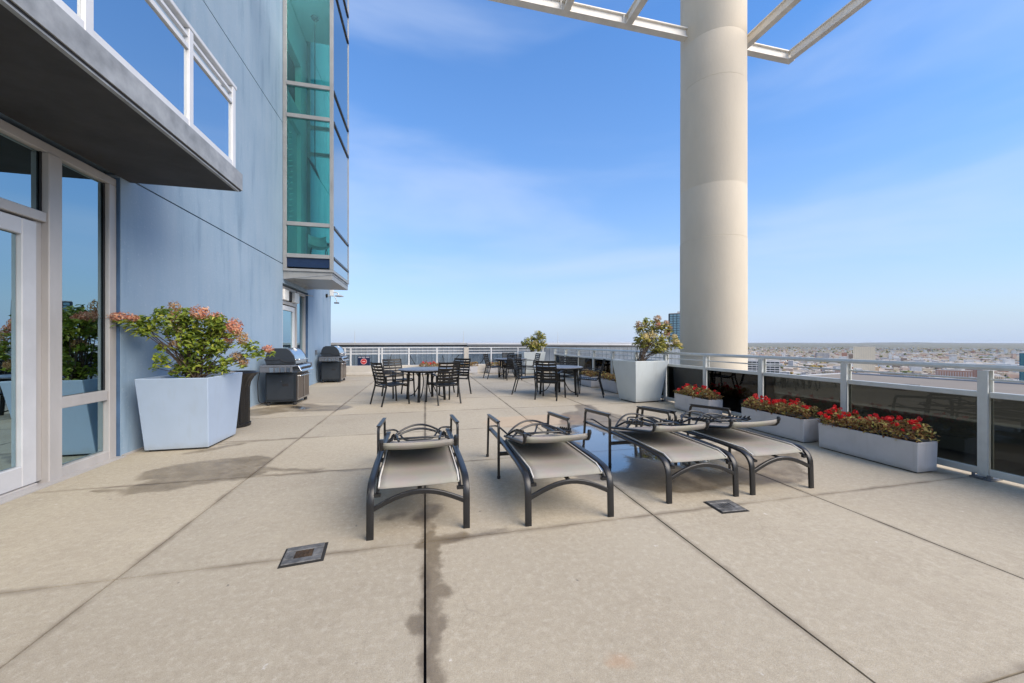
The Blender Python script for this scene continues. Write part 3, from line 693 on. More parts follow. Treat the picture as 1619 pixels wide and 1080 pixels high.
# balcony
BX = -2.21; BY = 5.25
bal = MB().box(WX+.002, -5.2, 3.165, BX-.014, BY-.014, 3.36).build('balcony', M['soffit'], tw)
MB().box(BX-.012, -5.2, 3.18, BX, BY, 3.385).box(WX+.002, BY-.012, 3.18, BX-.0125, BY, 3.385).box(WX+.002, -5.2, 3.362, BX-.0125, BY-.0125, 3.385).build('slab_edge', M['slab_edge'], bal)
MB().box(BX-.05, -5.2, 3.150, BX-.016, BY-.05, 3.164).build('drip_groove', M['slab_edge'], bal)
RX = BX - .085; byp = [5.17, 4.32, 3.17, 2.02, .87, -.28, -1.43, -2.58, -3.73, -4.88]
for yy in byp: MB().box(RX-.03, yy-.035, 3.386, RX+.03, yy+.035, 4.40).build('post', M['white_alu'], bal, bevel=.004)
MB().box(RX-.035, -5.2, 4.402, RX+.035, BY-.02, 4.45).build('top_rail', M['white_alu'], bal, bevel=.006)
for y0, y1 in zip(byp[1:], byp[:-1]):
    MB().box(RX-.02, y0+.036, 4.315, RX+.02, y1-.036, 4.345).build('upper_rail', M['white_alu'], bal)
    MB().box(RX-.02, y0+.036, 4.19, RX+.025, y1-.036, 4.235).build('mid_rail', M['white_alu'], bal)
    MB().box(RX-.02, y0+.036, 3.43, RX+.025, y1-.036, 3.495).build('bottom_rail', M['white_alu'], bal)
    pane(y0+.037, y1-.037, 3.496, 4.189, RX, 'glass_balc', bal)
MB().box(WX+.003, BY-.11, 4.402, RX-.036, BY-.06, 4.45).build('end_rail', M['white_alu'], bal)
MB().box(WX+.003, BY-.10, 4.19, RX-.031, BY-.065, 4.235).build('end_rail', M['white_alu'], bal)
MB().box(WX+.003, BY-.10, 3.43, RX-.031, BY-.065, 3.495).build('end_rail', M['white_alu'], bal)
MB().box(WX+.003, BY-.088, 3.496, RX-.031, BY-.076, 4.189).build('pane', M['glass_balc'], bal)
# glazed bay
VY0, VY1, VX = 10.01, 12.0, -2.23
bay = MB().box(WX+.003, VY0+.03, 2.86, VX-.03, VY1-.03, 3.04).box(WX+.003, VY0, 3.0405, VX, VY1, 3.10).build('bay_window', M['bay_frame'], tw)
MB().prism([(WX+.003, VY0+.02, 2.84), (VX-.02, VY0+.02, 2.98), (VX-.02, VY1-.02, 2.98), (WX+.003, VY1-.02, 2.84)], (0, 0, .015)).build('bay_soffit', M['slab_edge'], bay)
H = [3.10, 3.42, 4.20, 6.84, 7.62, 10.26, 11.04, 13.68]
tz = [3.42, 4.20, 6.84, 7.62, 10.26, 11.04, 13.68]
mb = MB(); e = .045
for x, y in ((WX+.04, VY0+e), (VX-e, VY0+e), (VX-e, VY1-e), (WX+.04, VY1-e)): mb.box(x-e+.004, y-e, 3.1005, x+e-.004, y+e, 13.9)
mb.build('mullion', M['bay_frame'], bay, bevel=.006)
for z in tz:
    MB().box(WX+.0805, VY0-.012, z-.05, VX-.0865, VY0+.07, z+.045).build('transom', M['bay_frame'], bay, bevel=.005)
    MB().box(WX+.0805, VY1-.07, z-.05, VX-.0865, VY1+.012, z+.045).build('transom', M['bay_frame'], bay)
    MB().box(VX-.07, VY0+.0905, z-.03, VX+.012, VY1-.0905, z+.02).build('transom', M['tower_dark'], bay)
hz = [3.10] + tz
for a, b in zip(hz[:-1], hz[1:]):
    gm_ = M['navy'] if a == 3.10 else M['glass_bay']
    MB().box(WX+.081, VY0+.03, a+.046, VX-.087, VY0+.042, b-.051).build('spandrel' if a == 3.10 else 'pane', gm_, bay)
    MB().box(WX+.081, VY1-.042, a+.046, VX-.087, VY1-.03, b-.051).build('spandrel' if a == 3.10 else 'pane', gm_, bay)
    MB().box(VX-.030, VY0+.091, a+.021, VX-.018, VY1-.091, b-.031).build('pane', M['glass_bay_side'], bay)
# interior of the bay: back wall with an opening, ceiling, floor, strip curtain
MB().box(-3.555, VY0+.005, 3.41, -3.40, 10.42, 10.1).box(-3.555, 11.50, 3.41, -3.40, VY1, 10.1).box(-3.555, 10.42, 9.05, -3.40, 11.50, 10.1).box(-3.555, 10.42, 7.15, -3.40, 11.5, 7.72).build('inner_wall', M['interior_white'], bay)
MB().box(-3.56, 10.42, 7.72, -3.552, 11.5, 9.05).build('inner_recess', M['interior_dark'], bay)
MB().box(-3.56, 10.42, 3.41, -3.50, 11.5, 7.15).build('inner_panel', M['interior_white'], bay)
MB().box(-3.555, VY0+.05, 10.1, VX-.09, VY1-.09, 10.2).build('inner_ceiling', M['interior_white'], bay)
MB().box(-3.555, VY0+.095, 3.36, VX-.09, VY1-.095, 3.40).build('inner_floor', M['interior_white'], bay)
for k in range(17):
    z = 4.35 + k*.145
    MB().prism([(-3.395, 10.55, z), (-3.33, 10.56, z+.02), (-3.33, 10.72, z+.08), (-3.395, 10.72, z+.1)], (0, 0, .02)).build('blind_slat', M['interior_white'], bay)
pl = thing('pendant_lamp', 'dark pendant lamp with a leaning shade hanging on a long cord inside the bay', 'lamp', (-3.03+.12, 11.0, 10.1))
MB().tube([(0, 0, -.03), (0, 0, -3.75)], .012, 6).build('cord', M['black_metal'], pl); MB().lathe([(.0, 0), (.10, 0), (.09, -.03), (0, -.035)], n=16).build('ceiling_rose', M['black_metal'], pl)
sh = MB(); sh.lathe([(0, 0), (.1, -.01), (.28, -.05), (.30, -.07), (.27, -.065), (.1, -.03), (0, -.03)], n=24); so = sh.build('shade', M['black_metal'], pl, smooth=True); so.location = (.02, 0, -4.05); so.rotation_euler = (0, R(62), 0)
MB().tube([(0, 0, -3.75), (.01, 0, -4.05)], .01, 6).build('stem', M['black_metal'], pl)
ch = thing('shell_chair', 'pale shell chair on thin wire legs standing in the bottom of the glazed bay', 'chair', (-2.82, 11.0, 3.40), R(200))
seat = []
for i in range(7):
    t = i/6
    for j in range(7):
        s = (j/6-.5); y = .26 - .5*min(t*1.6, 1) ; z = .43 + max(0, t-.55)*.85 + .25*s*s
        seat.append((s*.52*(1-.15*t), y - max(0, t-.55)*.18, z))
sf = [(i*7+j, i*7+j+1, i*7+8+j, i*7+7+j) for i in range(6) for j in range(6)]
so = MB().add(seat, sf).build('shell', M['white_plastic'], ch, smooth=True); md = so.modifiers.new('thickness', 'SOLIDIFY'); md.thickness = .015
for sx in (-1, 1):
    MB().tube(fillet([(sx*.22, .2, 0), (sx*.18, .16, .42), (sx*.18, -.14, .42), (sx*.22, -.2, 0)], .05), .012, 6, up=(1, 0, 0)).build('leg', M['black_metal'], ch, smooth=True)
# side door under the bay
sd = MB()
for y0, y1 in ((10.02, 10.12), (11.15, 11.25), (11.88, 11.99)): sd.box(-3.54, y0, 0, -3.42, y1, 2.70)
sd.box(-3.54, 10.12, 2.62, -3.42, 11.88, 2.70); sd.box(-3.54, 10.12, 2.25, -3.42, 11.15, 2.34)
sdo = sd.build('side_door_frame', M['frame'], tw, bevel=.005)
dl2 = MB().box(-3.52, 10.14, .03, -3.44, 10.26, 2.23).box(-3.52, 11.02, .03, -3.44, 11.13, 2.23).box(-3.52, 10.26, 2.11, -3.44, 11.02, 2.23).box(-3.52, 10.26, .03, -3.44, 11.02, .25).build('side_door', M['white_alu'], tw, bevel=.005)
pane(10.265, 11.015, .255, 2.105, -3.48, par=dl2); pane(11.255, 11.875, .05, 2.615, -3.48, par=sdo)
MB().box(-3.50, 10.13, 2.345, -3.36, 10.45, 2.61).box(-3.50, 10.80, 2.345, -3.33, 11.14, 2.61).build('vent_box', M['white_plastic'], sdo, bevel=.01)
MB().box(-3.46, 10.46, 2.36, -3.40, 10.79, 2.60).build('vent_grille', M['rubber'], sdo)
MB().box(-3.555, 11.995, 0, -3.365, 12.018, 2.735).build('reveal', M['wall_dark'], tw)
MB().bar([(-3.44, 11.4, 2.64), (-3.16, 11.75, 2.63)], .03, .02).build('door_stay', M['frame'], sdo)
# lamps on the corner
wl_ = thing('wall_lamp', 'white wall lamp with a shallow dish on a bent arm at the wall corner', 'lamp', (WX, 14.62, 3.0))
MB().box(.002, -.10, -.02, .12, .05, .22).build('housing', M['white_plastic'], wl_, bevel=.01)
MB().tube(fillet([(.12, -.03, .12), (.26, -.03, .10), (.30, -.03, .02)], .05), .02, 8, up=(0, 1, 0)).build('arm', M['rail'], wl_, smooth=True)
MB().lathe([(0, .03), (.08, .02), (.15, -.02), (.15, -.035), (.06, -.05), (0, -.055)], c=(.31, -.03, 0), n=20).build('dish', M['cap'], wl_, smooth=True)
wc = thing('wall_camera', 'small black bracket with a drooping sensor below the white wall lamp', 'camera', (WX, 14.05, 2.92))
MB().lathe([(0, 0), (.07, 0), (.06, .05), (0, .06)], n=16).build('base', M['black_metal'], wc).rotation_euler = (0, R(90), 0)
MB().tube(fillet([(.05, 0, 0), (.28, 0, -.01), (.34, 0, -.14), (.34, 0, -.22)], .08), .014, 8, up=(0, 1, 0)).build('arm', M['rail'], wc, smooth=True)
MB().box(.26, -.03, -.27, .42, .03, -.22).build('sensor', M['shelf_grey'], wc, bevel=.008)
so = MB().box(0, -.04, -.07, .05, .04, .07).build('socket_box', M['shelf_grey'], None, bevel=.008); so.location = (WX+.001, 12.75, .98); tag(so, 'small grey outlet box on the blue wall between the two grills', 'outlet')

# ------------------------------------------------------------------ column and pergola
col = thing('column', 'thick round concrete column with pour joints rising outside the railing', 'column', (7.07, 7.94, -.5))
z = 0.0; secs = [(4.30, .752), (3.78, .746), (3.2, .741)]
for hgt, r in secs:
    prof = [(r-.006, 0), (r, .006), (r, hgt*.33), (r-.004, hgt*.335), (r, hgt*.34), (r, hgt-.006), (r-.006, hgt-.001)]
    o = MB().lathe(prof, n=72).build('shaft_section', M['column'], col, smooth=True, angle=25); o.location.z = z; z += hgt
MB().lathe([(.70, -.02), (.70, 10.9)], n=32).build('shaft_core', M['joint'], col)
pg = thing('pergola', 'cream painted steel pergola frame of crossing beams high above the terrace', 'pergola', (0, 0, 8.855))
def ibeam(p, q, w=.15, h=.235, t=.025):
    mb = MB(); p = Vector(p); q = Vector(q); up = Vector((0, 0, 1))
    mb.sweep([p+up*t/2, q+up*t/2], [(-w/2, -t/2), (w/2, -t/2), (w/2, t/2), (-w/2, t/2)])
    mb.sweep([p+up*h/2, q+up*h/2], [(-.035, -h/2+t), (.035, -h/2+t), (.035, h/2-t), (-.035, h/2-t)])
    mb.sweep([p+up*(h-t/2), q+up*(h-t/2)], [(-w/2, -t/2), (w/2, -t/2), (w/2, t/2), (-w/2, t/2)])
    return mb.build('beam', M['beam'], pg)
ibeam((-3.3, 8.0, 0), (9.64, 8.0, 0), .165); ibeam((-3.3, -3.2, 0), (9.64, -3.2, 0), .165)
for x in (-1.6, -.02, 1.56, 3.14, 4.72, 8.02, 9.535): ibeam((x, -3.08, 0), (x, 7.915, 0), .155)
bk = MB()
for x in (3.14, 4.72, 8.02):
    for s in (-1, 1): bk.box(x+s*.13-.010, 7.925, .026, x+s*.13+.010, 7.96, .208)
bk.build('stiffener', M['beam'], pg)

# ------------------------------------------------------------------ railings
rr = thing('railing', 'silver metal railing with smoked black glass along the right side of the terrace', 'railing', (5.2, 0, 0))
py_ = [-4.8 + 1.2*k for k in range(17)]
def post_r():
    mb = MB(); mb.box(-.045, -.012, .02, .045, .012, 1.03).box(-.045, -.034, .02, -.030, -.0125, 1.03).box(-.045, .0125, .02, -.030, .034, 1.03).box(.030, -.034, .02, .045, -.0125, 1.03).box(.030, .0125, .02, .045, .034, 1.03)
    return mb
pm_ = None; bp_ = None
for y in py_:
    if pm_ is None:
        o = post_r().build('post', M['rail'], rr); pm_ = o
        b = MB().box(-.085, -.07, 0.001, .085, .07, .018).box(-.10, -.03, .0185, -.06, .03, .03).lathe([(.012, 0), (.012, .03)], c=(-.065, -.05, .018), n=8).lathe([(.012, 0), (.012, .03)], c=(-.065, .05, .018), n=8).build('base_plate', M['shelf_grey'], rr); bp_ = b
    else:
        o = pm_.copy(); C.objects.link(o); o.parent = rr; b = bp_.copy(); C.objects.link(b); b.parent = rr
    o.location = (0, y, 0); b.location = (0, y, 0)
MB().sweep([(0, -5, 1.06), (0, 15.5, 1.06)], [(-.032, -.024), (.032, -.024), (.036, .0), (.026, .026), (-.026, .026), (-.036, 0)]).build('top_rail', M['rail'], rr)
for a, b in zip(py_[:-1], py_[1:]):
    MB().tube([(0, a+.036, .945), (0, b-.036, .945)], .0105, 8).build('mid_rail', M['rail'], rr)
    MB().box(-.032, a+.036, .775, .03, b-.036, .828).build('lower_rail', M['rail'], rr, bevel=.004)
    MB().box(-.032, a+.036, .035, .03, b-.036, .10).build('bottom_rail', M['rail'], rr, bevel=.004)
    MB().box(-.006, a+.037, .1005, .006, b-.037, .7745).build('pane', M['glass_dark'], rr)
fr = thing('railing', 'pale metal railing with blue-grey glass on a kerb at the far end of the terrace', 'railing', (0, 15.66, 0))
pxs = [-3.06, -2.85, -1.80, -1.68, -.64, .48, 1.69, 2.76, 3.94, 5.08]
for x in pxs:
    if x == 1.69: MB().box(x-.1, -.07, .371, x+.1, .07, 1.09).build('wide_post', M['curb'], fr, bevel=.01)
    else: MB().box(x-.03, -.035, .371, x+.03, .035, 1.055).build('post', M['rail_white'], fr, bevel=.005)
MB().box(-3.3, -.035, 1.056, 1.588, .035, 1.095).box(1.792, -.035, 1.056, 5.16, .035, 1.095).build('top_rail', M['rail_white'], fr, bevel=.005)
for a, b in zip(pxs[:-1], pxs[1:]):
    ga = .101 if a == 1.69 else .031; gb = .101 if b == 1.69 else .031
    MB().box(a+ga, -.02, .94, b-gb, .02, .965).build('mid_rail', M['rail_white'], fr)
    MB().box(a+ga, -.02, .815, b-gb, .02, .855).build('lower_rail', M['rail_white'], fr)
    MB().box(a+ga, -.005, .371, b-gb, .005, .8145).build('pane', M['glass_far'], fr)
# screen wall beyond
sc = thing('screen_wall', 'grey ribbed metal screen wall with pale capping beyond the far railing', 'wall', (0, 17.6, 0))
o0 = None
for k in range(34):
    x = -8.5 + k*.72
    if o0 is None:
        mb = MB(); prof = []
        for q in range(3):
            x0 = q*.24; prof += [(x0, 0), (x0+.16, 0), (x0+.17, -.012), (x0+.22, -.012)]
        prof += [(.715, 0)]
        back = [(.715, .05), (0, .05)]
        mb.prism([(a, b, -3) for a, b in prof + back], (0, 0, 4.13)); o0 = mb.build('panel', M['screen'], sc); o = o0
    else: o = o0.copy(); C.objects.link(o); o.parent = sc
    o.location = (x, 0, 0)
MB().box(-8.5, -.03, 1.131, 15.9, .08, 1.165).build('painted_shadow_strip', M['rubber'], sc)  # solid black strip standing in for the shade beneath the capping overhang
MB().box(-8.6, -.10, 1.166, 16, .30, 1.275).build('capping', M['cap'], sc, bevel=.01)
for px0, px1, y0, y1 in ((612, 619, 585, 560), (648, 660, 562, 583), (708, 726, 583, 561), (700, 704, 562, 583), (752, 768, 585, 563)):
    p = PY(px0, y0, 17.45); q = PY(px1, y1, 17.45); p.y = q.y = -.12
    MB().bar([p, q], .03, .03, up=(0, 1, 0)).build('brace', M['rubber'], sc)
cr = thing('curved_parapet', 'pale rounded roof edge beyond the corner where the two railings meet', 'parapet', (0, 0, 0))
pts = [(1.9, 17.2, 1.20), (5, 17.15, 1.19), (8, 16.95, 1.17), (10.0, 16.7, 1.155), (10.9, 16.75, 1.17), (11.3, 17.0, 1.20)]
MB().sweep(fillet(pts, .8), [(-.12, -.07), (.10, -.07), (.14, 0), (.10, .05), (-.10, .07)]).build('roof_edge', M['cap'], cr, smooth=True)
MB().sweep([Vector(p)-Vector((0, 0, .09)) for p in fillet(pts, .8)], [(-.08, -.02), (.08, -.02), (.08, .019), (-.08, .019)]).build('painted_shadow_strip', M['rubber'], cr)  # black band below the rounded edge, its shade put in as colour
for px, lab in ((561, 'thin lightning rod above the far screen wall, near the building corner'), (733, 'thin lightning rod above the far screen wall, over the wide rail post'), (882, 'thin lightning rod above the far screen wall, right of the small far shrub')):
    p = PY(px, 545, 17.66); h = (545-526)/F_PX*17.2
    o = MB().tube([(0, 0, 0), (0, 0, h*.5), (0, 0, h)], .012, 6, scale=[1, .8, .4]).lathe([(.03, 0), (.025, .04)], n=8).build('lightning_rod', M['rail']); o.location = (p.x, 17.66, 1.276); tag(o, lab, 'rod', 'lightning rods')
# sign
sg = thing('warning_sign', 'square navy sign with a red disc and pale lines of text on the far railing', 'sign', (-2.36, 15.60, .525))
MB().box(-.23, -.008, -.225, .23, .008, .225).build('board', M['sign_navy'], sg)
def disc(r, y0, y1, m, nm): 
    o = MB().lathe([(r, 0), (r, y1-y0)], n=28).build(nm, m, sg); o.rotation_euler = (R(90), 0, 0); o.location = (0, y1, 0.01); return o
disc(.115, -.011, -.0085, M['sign_pink'], 'ring'); disc(.095, -.014, -.0112, M['sign_red'], 'disc')
MB().box(-.055, -.017, -.008, .055, -.0142, .028).build('bar', M['sign_pink'], sg)
tx = MB()
rt = random.Random(3)
for z in (.165, -.205):
    x = -.195
    while x < .19:
        w = rt.uniform(.014, .022); tx.box(x, -.0105, z, x+w, -.0083, z+.03); x += w + (.008 if rt.random() < .8 else .028)
tx.build('lettering', M['sign_white'], sg)

# ------------------------------------------------------------------ loungers
def make_lounger():
    t = thing('sun_lounger', '', 'sun lounger')
    fm = M['bronze_metal']
    for s in (-1, 1):
        path = fillet([(s*.318, -.01, 0), (s*.318, 0.0, .335), (s*.318, .30, .355), (s*.318, 1.02, .345), (s*.318, 1.66, .31)], .13, 8)
        MB().sweep(path, [(-.011,-.018),(-.008,-.023),(.008,-.023),(.011,-.018),(.011,.018),(.008,.023),(-.008,.023),(-.011,.018)], up=(1, 0, 0)).build('side_frame', fm, t, smooth=True)
        pr = [(s*.275, .02, .285), (s*.275, .12, .335), (s*.275, .4, .337), (s*.275, 1.0, .335)]
        MB().tube(fillet(pr, .1), .012, 8).build('sling_rail', fm, t, smooth=True)
        MB().box(s*.275-.022, .005, .268, s*.275+.022, .03, .288).build('end_cap', fm, t)
        arm = fillet([(s*.355, .93, .012), (s*.355, .93, .525), (s*.352, 1.56, .475), (s*.352, 1.62, .012)], .05, 5)
        MB().bar(arm, .030, .022, up=(1, 0, 0)).build('armrest_frame', fm, t, smooth=True)
        MB().bar([(s*.355, .94, .538), (s*.352, 1.56, .489)], .036, .011).build('arm_pad', fm, t)
        for y in (.93, 1.62): MB().lathe([(.016, 0), (.018, .02), (.013, .03)], c=(s*.354, y, 0), n=10).build('foot_cap', M['rubber'], t)
        MB().bar([(s*.335, .96, .33), (s*.318, 1.02, .335)], .03, .02).build('link', fm, t)
    ar = [(-.318 + .636*i/12, .0, .185 + .10*math.sin(math.pi*i/12)) for i in range(13)]
    MB().bar(ar, .025, .032, up=(0, 0, 1)).build('front_arch', fm, t, smooth=True)
    MB().bar([(-.355, .93, .235), (.355, .93, .235)], .025, .035).build('stretcher', fm, t)
    MB().bar([(0, .02, .285), (0, .5, .31)], .03, .012).build('centre_bar', fm, t)
    MB().tube(fillet([(-.35, 1.6, .345), (-.24, 1.62, .35), (-.14, 1.42, .27), (.14, 1.42, .27), (.24, 1.62, .35), (.35, 1.6, .345)], .06), .0095, 8).build('support_bail', fm, t, smooth=True)
    # seat sling
    vs = []; nu, nv = 10, 20
    for j in range(nv+1):
        v = j/nv; y = .03 + .98*v
        ze = .352 if v > .12 else .352 - .038*((.12-v)/.12)**2
        for i in range(nu+1):
            u = i/nu*2-1; vs.append((u*.272, y, ze - .024*(1-u*u)*min(1, .12+v*1.6)))
    o = MB().add(vs, [(j*(nu+1)+i, j*(nu+1)+i+1, (j+1)*(nu+1)+i+1, (j+1)*(nu+1)+i) for j in range(nv) for i in range(nu)]).build('seat_sling', M['sling'], t, smooth=True)
    md = o.modifiers.new('thickness', 'SOLIDIFY'); md.thickness = .004
    for s in (-1, 1): MB().tube([(s*.268, .035, .322), (s*.268, .13, .357), (s*.268, .4, .358), (s*.268, 1.0, .357)], .006, 6).build('piping', M['piping'], t, smooth=True)
    # backrest folded forward over the seat, its underside up
    def bz(y): return .375 + (1.02-y)/.72*.125        # plane of the folded back
    vs = []; nv = 16
    for j in range(nv+1):
        v = j/nv
        if v < .80: y = 1.02 - .70*v/.80; z = bz(y)
        else:
            a = (v-.80)/.20*R(95); y = .32 - .055*math.sin(a); z = bz(.32) + .055*(1-math.cos(a))
        for i in range(nu+1):
            u = i/nu*2-1; vs.append((u*.265, y, z + .004 - .012*(1-u*u)))
    o = MB().add(vs, [(j*(nu+1)+i, j*(nu+1)+i+1, (j+1)*(nu+1)+i+1, (j+1)*(nu+1)+i) for j in range(nv) for i in range(nu)]).build('back_sling', M['sling'], t, smooth=True)
    md = o.modifiers.new('thickness', 'SOLIDIFY'); md.thickness = .004
    for s in (-1, 1):
        p = [(s*.272, 1.04, bz(1.04)), (s*.272, .66, bz(.66)), (s*.272, .32, bz(.32))] + [(s*.272, .32-.058*math.sin(a), bz(.32)+.058*(1-math.cos(a))) for a in (R(35), R(65), R(95))]
        MB().tube(p, .013, 8, up=(1, 0, 0)).build('back_frame', fm, t, smooth=True)
        MB().lathe([(.014, -.02), (.018, 0), (.014, .02)], c=(s*.272, .262, bz(.32)+.07), n=10).build('end_cap', fm, t)
        # ratchet rack
        rk = MB(); rk.bar([(s*.215, .84, bz(.84)+.055), (s*.215, .52, bz(.52)+.05)], .014, .018)
        for k in range(6):
            y = .80 - k*.05; zz = bz(y)+.062
            rk.prism([(s*.215-.006, y+.018, zz), (s*.215-.006, y-.012, zz), (s*.215-.006, y-.022, zz+.026)], (.012, 0, 0))
        rk.build('ratchet', fm, t)
        MB().tube(fillet([(s*.27, .97, bz(.97)+.01), (s*.20, .86, bz(.86)+.075), (s*.16, .50, bz(.5)+.04)], .06), .010, 8).build('prop_arm', fm, t, smooth=True)
    for y0, hb, yb in ((.98, .105, .13), (.74, .085, .10)):
        p = [(-.262+.524*i/16, y0 + yb*math.sin(math.pi*i/16), bz(y0) + .012 + hb*math.sin(math.pi*i/16)**.8) for i in range(17)]
        MB().tube(p, .0098, 8).build('back_arch', fm, t, smooth=True)
    p = [(-.20, .60, bz(.6)+.05), (-.1, .56, bz(.56)+.055), (.1, .56, bz(.56)+.055), (.20, .60, bz(.6)+.05)]
    MB().tube(fillet(p, .05), .009, 8).build('prop_bar', fm, t, smooth=True)
    return t
lou = make_lounger()
LAB = ['leftmost tan sling sun lounger, back folded forward, standing astride the damp floor joint',
       'second tan sling sun lounger from the left, on dry concrete left of the puddle',
       'tan sling sun lounger standing in the puddle just behind the grey floor drain',
       'rightmost sun lounger with tan sling, back folded forward, beside the red flower troughs']
for k, (x, y, rz) in enumerate(((-.035, 2.60, R(1.2)), (1.03, 2.53, R(-.5)), (2.235, 2.62, R(-.8)), (3.035, 2.61, R(.3)))):
    o = lou if k == 0 else copy_tree(lou)
    o.location = (x, y, 0); o.rotation_euler.z = rz; tag(o, LAB[k], 'sun lounger', 'sun loungers in a row on the terrace')

# ------------------------------------------------------------------ dining sets
def make_chair():
    t = thing('patio_chair', '', 'chair'); bm_ = M['black_metal']
    for s in (-1, 1):
        # front leg + arm
        MB().bar(fillet([(s*.275, .27, 0), (s*.262, .23, .62)], .05), .032, .026, up=(0, 1, 0)).build('front_leg', bm_, t)
        MB().bar(fillet([(s*.255, -.33, 0), (s*.25, -.22, .42), (s*.25, -.235, .60)], .12), .032, .026, up=(0, 1, 0)).build('rear_leg', bm_, t)
        MB().bar(fillet([(s*.265, -.27, .60), (s*.285, -.05, .645), (s*.28, .22, .635), (s*.262, .33, .60)], .09), .042, .016).build('armrest', bm_, t, smooth=True)
        MB().bar(fillet([(s*.235, .27, .40), (s*.235, .22, .425), (s*.235, -.17, .395), (s*.235, -.235, .47), (s*.235, -.33, .885)], .07), .022, .026, up=(0, -1, .6)).build('side_frame', bm_, t, smooth=True)
    o0 = None
    for k in range(8):
        y = .245 - k*.054; z = .432 - .004*k if k else .422
        if o0 is None:
            p = [(-.225+.45*i/6, 0, -.010*math.sin(math.pi*i/6)) for i in range(7)]
            o0 = MB().bar(p, .042, .010).build('seat_slat', bm_, t); o = o0
        else: o = o0.copy(); C.objects.link(o); o.parent = t
        o.location = (0, y, z)
    o0 = None
    for k in range(7):
        f = k/6; y = -.225 - .11*f**1.2; z = .475 + .39*f
        if o0 is None:
            p = [(-.225+.45*i/6, -.03*math.sin(math.pi*i/6), 0) for i in range(7)]
            o0 = MB().bar(p, .010, .047).build('back_slat', bm_, t); o = o0
        else: o = o0.copy(); C.objects.link(o); o.parent = t
        o.location = (0, y, z); o.rotation_euler.x = R(14)
    for s in (-1, 1): MB().bar([(s*.075, -.252, .455), (s*.075, -.268, .62), (s*.075, -.375, .885)], .018, .008, up=(0, 1, 0)).build('back_strap', bm_, t)
    MB().bar([(-.25, .23, .385), (.25, .23, .385)], .02, .03).build('cross_rail', bm_, t)
    MB().bar([(-.25, -.22, .385), (.25, -.22, .385)], .02, .03).build('cross_rail', bm_, t)
    return t
def make_table():
    t = thing('round_table', '', 'table'); bm_ = M['black_metal']
    MB().lathe([(.0, .0), (.59, 0), (.605, .006), (.605, .02), (.59, .026), (0, .026)], c=(0, 0, .675), n=48).build('tabletop', M['tabletop'], t, smooth=True)
    MB().lathe([(.55, 0), (.55, .03), (.52, .03)], c=(0, 0, .643), n=40).build('apron', bm_, t)
    for k in range(4):
        a = R(45+90*k); c_, s_ = math.cos(a), math.sin(a)
        MB().bar([(.44*c_, .44*s_, 0), (.40*c_, .40*s_, .645)], .05, .05, up=(c_, s_, 0)).build('leg', bm_, t)
        pts = [(r*c_, r*s_, z) for r, z in ((.42, .06), (.30, .10), (.20, .24), (.14, .45), (.24, .640))]
        MB().bar(fillet(pts, .12), .02, .02, up=(-s_, c_, 0)).build('brace', bm_, t, smooth=True)
    return t
tab = make_table(); ch0 = make_chair()
TL = [((0.02, 8.62), R(25), 'round black patio table with four chairs on the left, nearer the grills'), ((3.2, 8.65), R(20), 'round black patio table on the right, nearer the big pale planter'), ((3.05, 13.2), R(10), 'farthest round black patio table, close to the far railing')]
for k, (p, rz, lab) in enumerate(TL):
    o = tab if k == 0 else copy_tree(tab)
    o.location = (p[0], p[1], 0); o.rotation_euler.z = rz; tag(o, lab, 'table', 'round patio tables')
def face(x, y, tx_, ty_): return math.atan2(ty_-y, tx_-x) - math.pi/2
CH = [(-.70, 8.18, R(-58), 'black slatted patio chair at the left table, front left, seen from its side'),
      (.38, 8.10, R(22), 'black slatted patio chair at the left table, front right, back towards us'),
      (-.62, 9.25, R(-148), 'black slatted patio chair behind the left table on its left'),
      (.72, 9.22, R(140), 'black slatted patio chair behind the left table on its right, mostly hidden'),
      (2.82, 8.12, R(-38), 'black slatted patio chair at the right table, front, back towards us'),
      (2.50, 9.05, R(-112), 'black slatted patio chair at the right table, far left, turned to the table'),
      (3.90, 8.32, R(62), 'black slatted patio chair at the right end of the right table, seen from its side'),
      (3.72, 9.35, R(150), 'black slatted patio chair behind the right table before the glass railing'),
      (2.42, 13.1, R(-82), 'black slatted patio chair at the farthest table, on its left, seen from its side'),
      (2.98, 12.55, R(-4), 'black slatted patio chair at the farthest table, in front, back towards us'),
      (3.15, 13.85, R(175), 'black slatted patio chair at the farthest table, behind it'),
      (3.78, 13.2, R(92), 'black slatted patio chair at the farthest table, on its right')]
for k, (x, y, rz, lab) in enumerate(CH):
    o = ch0 if k == 0 else copy_tree(ch0)
    o.location = (x, y, 0); o.rotation_euler.z = rz; tag(o, lab, 'chair', 'black slatted patio chairs')

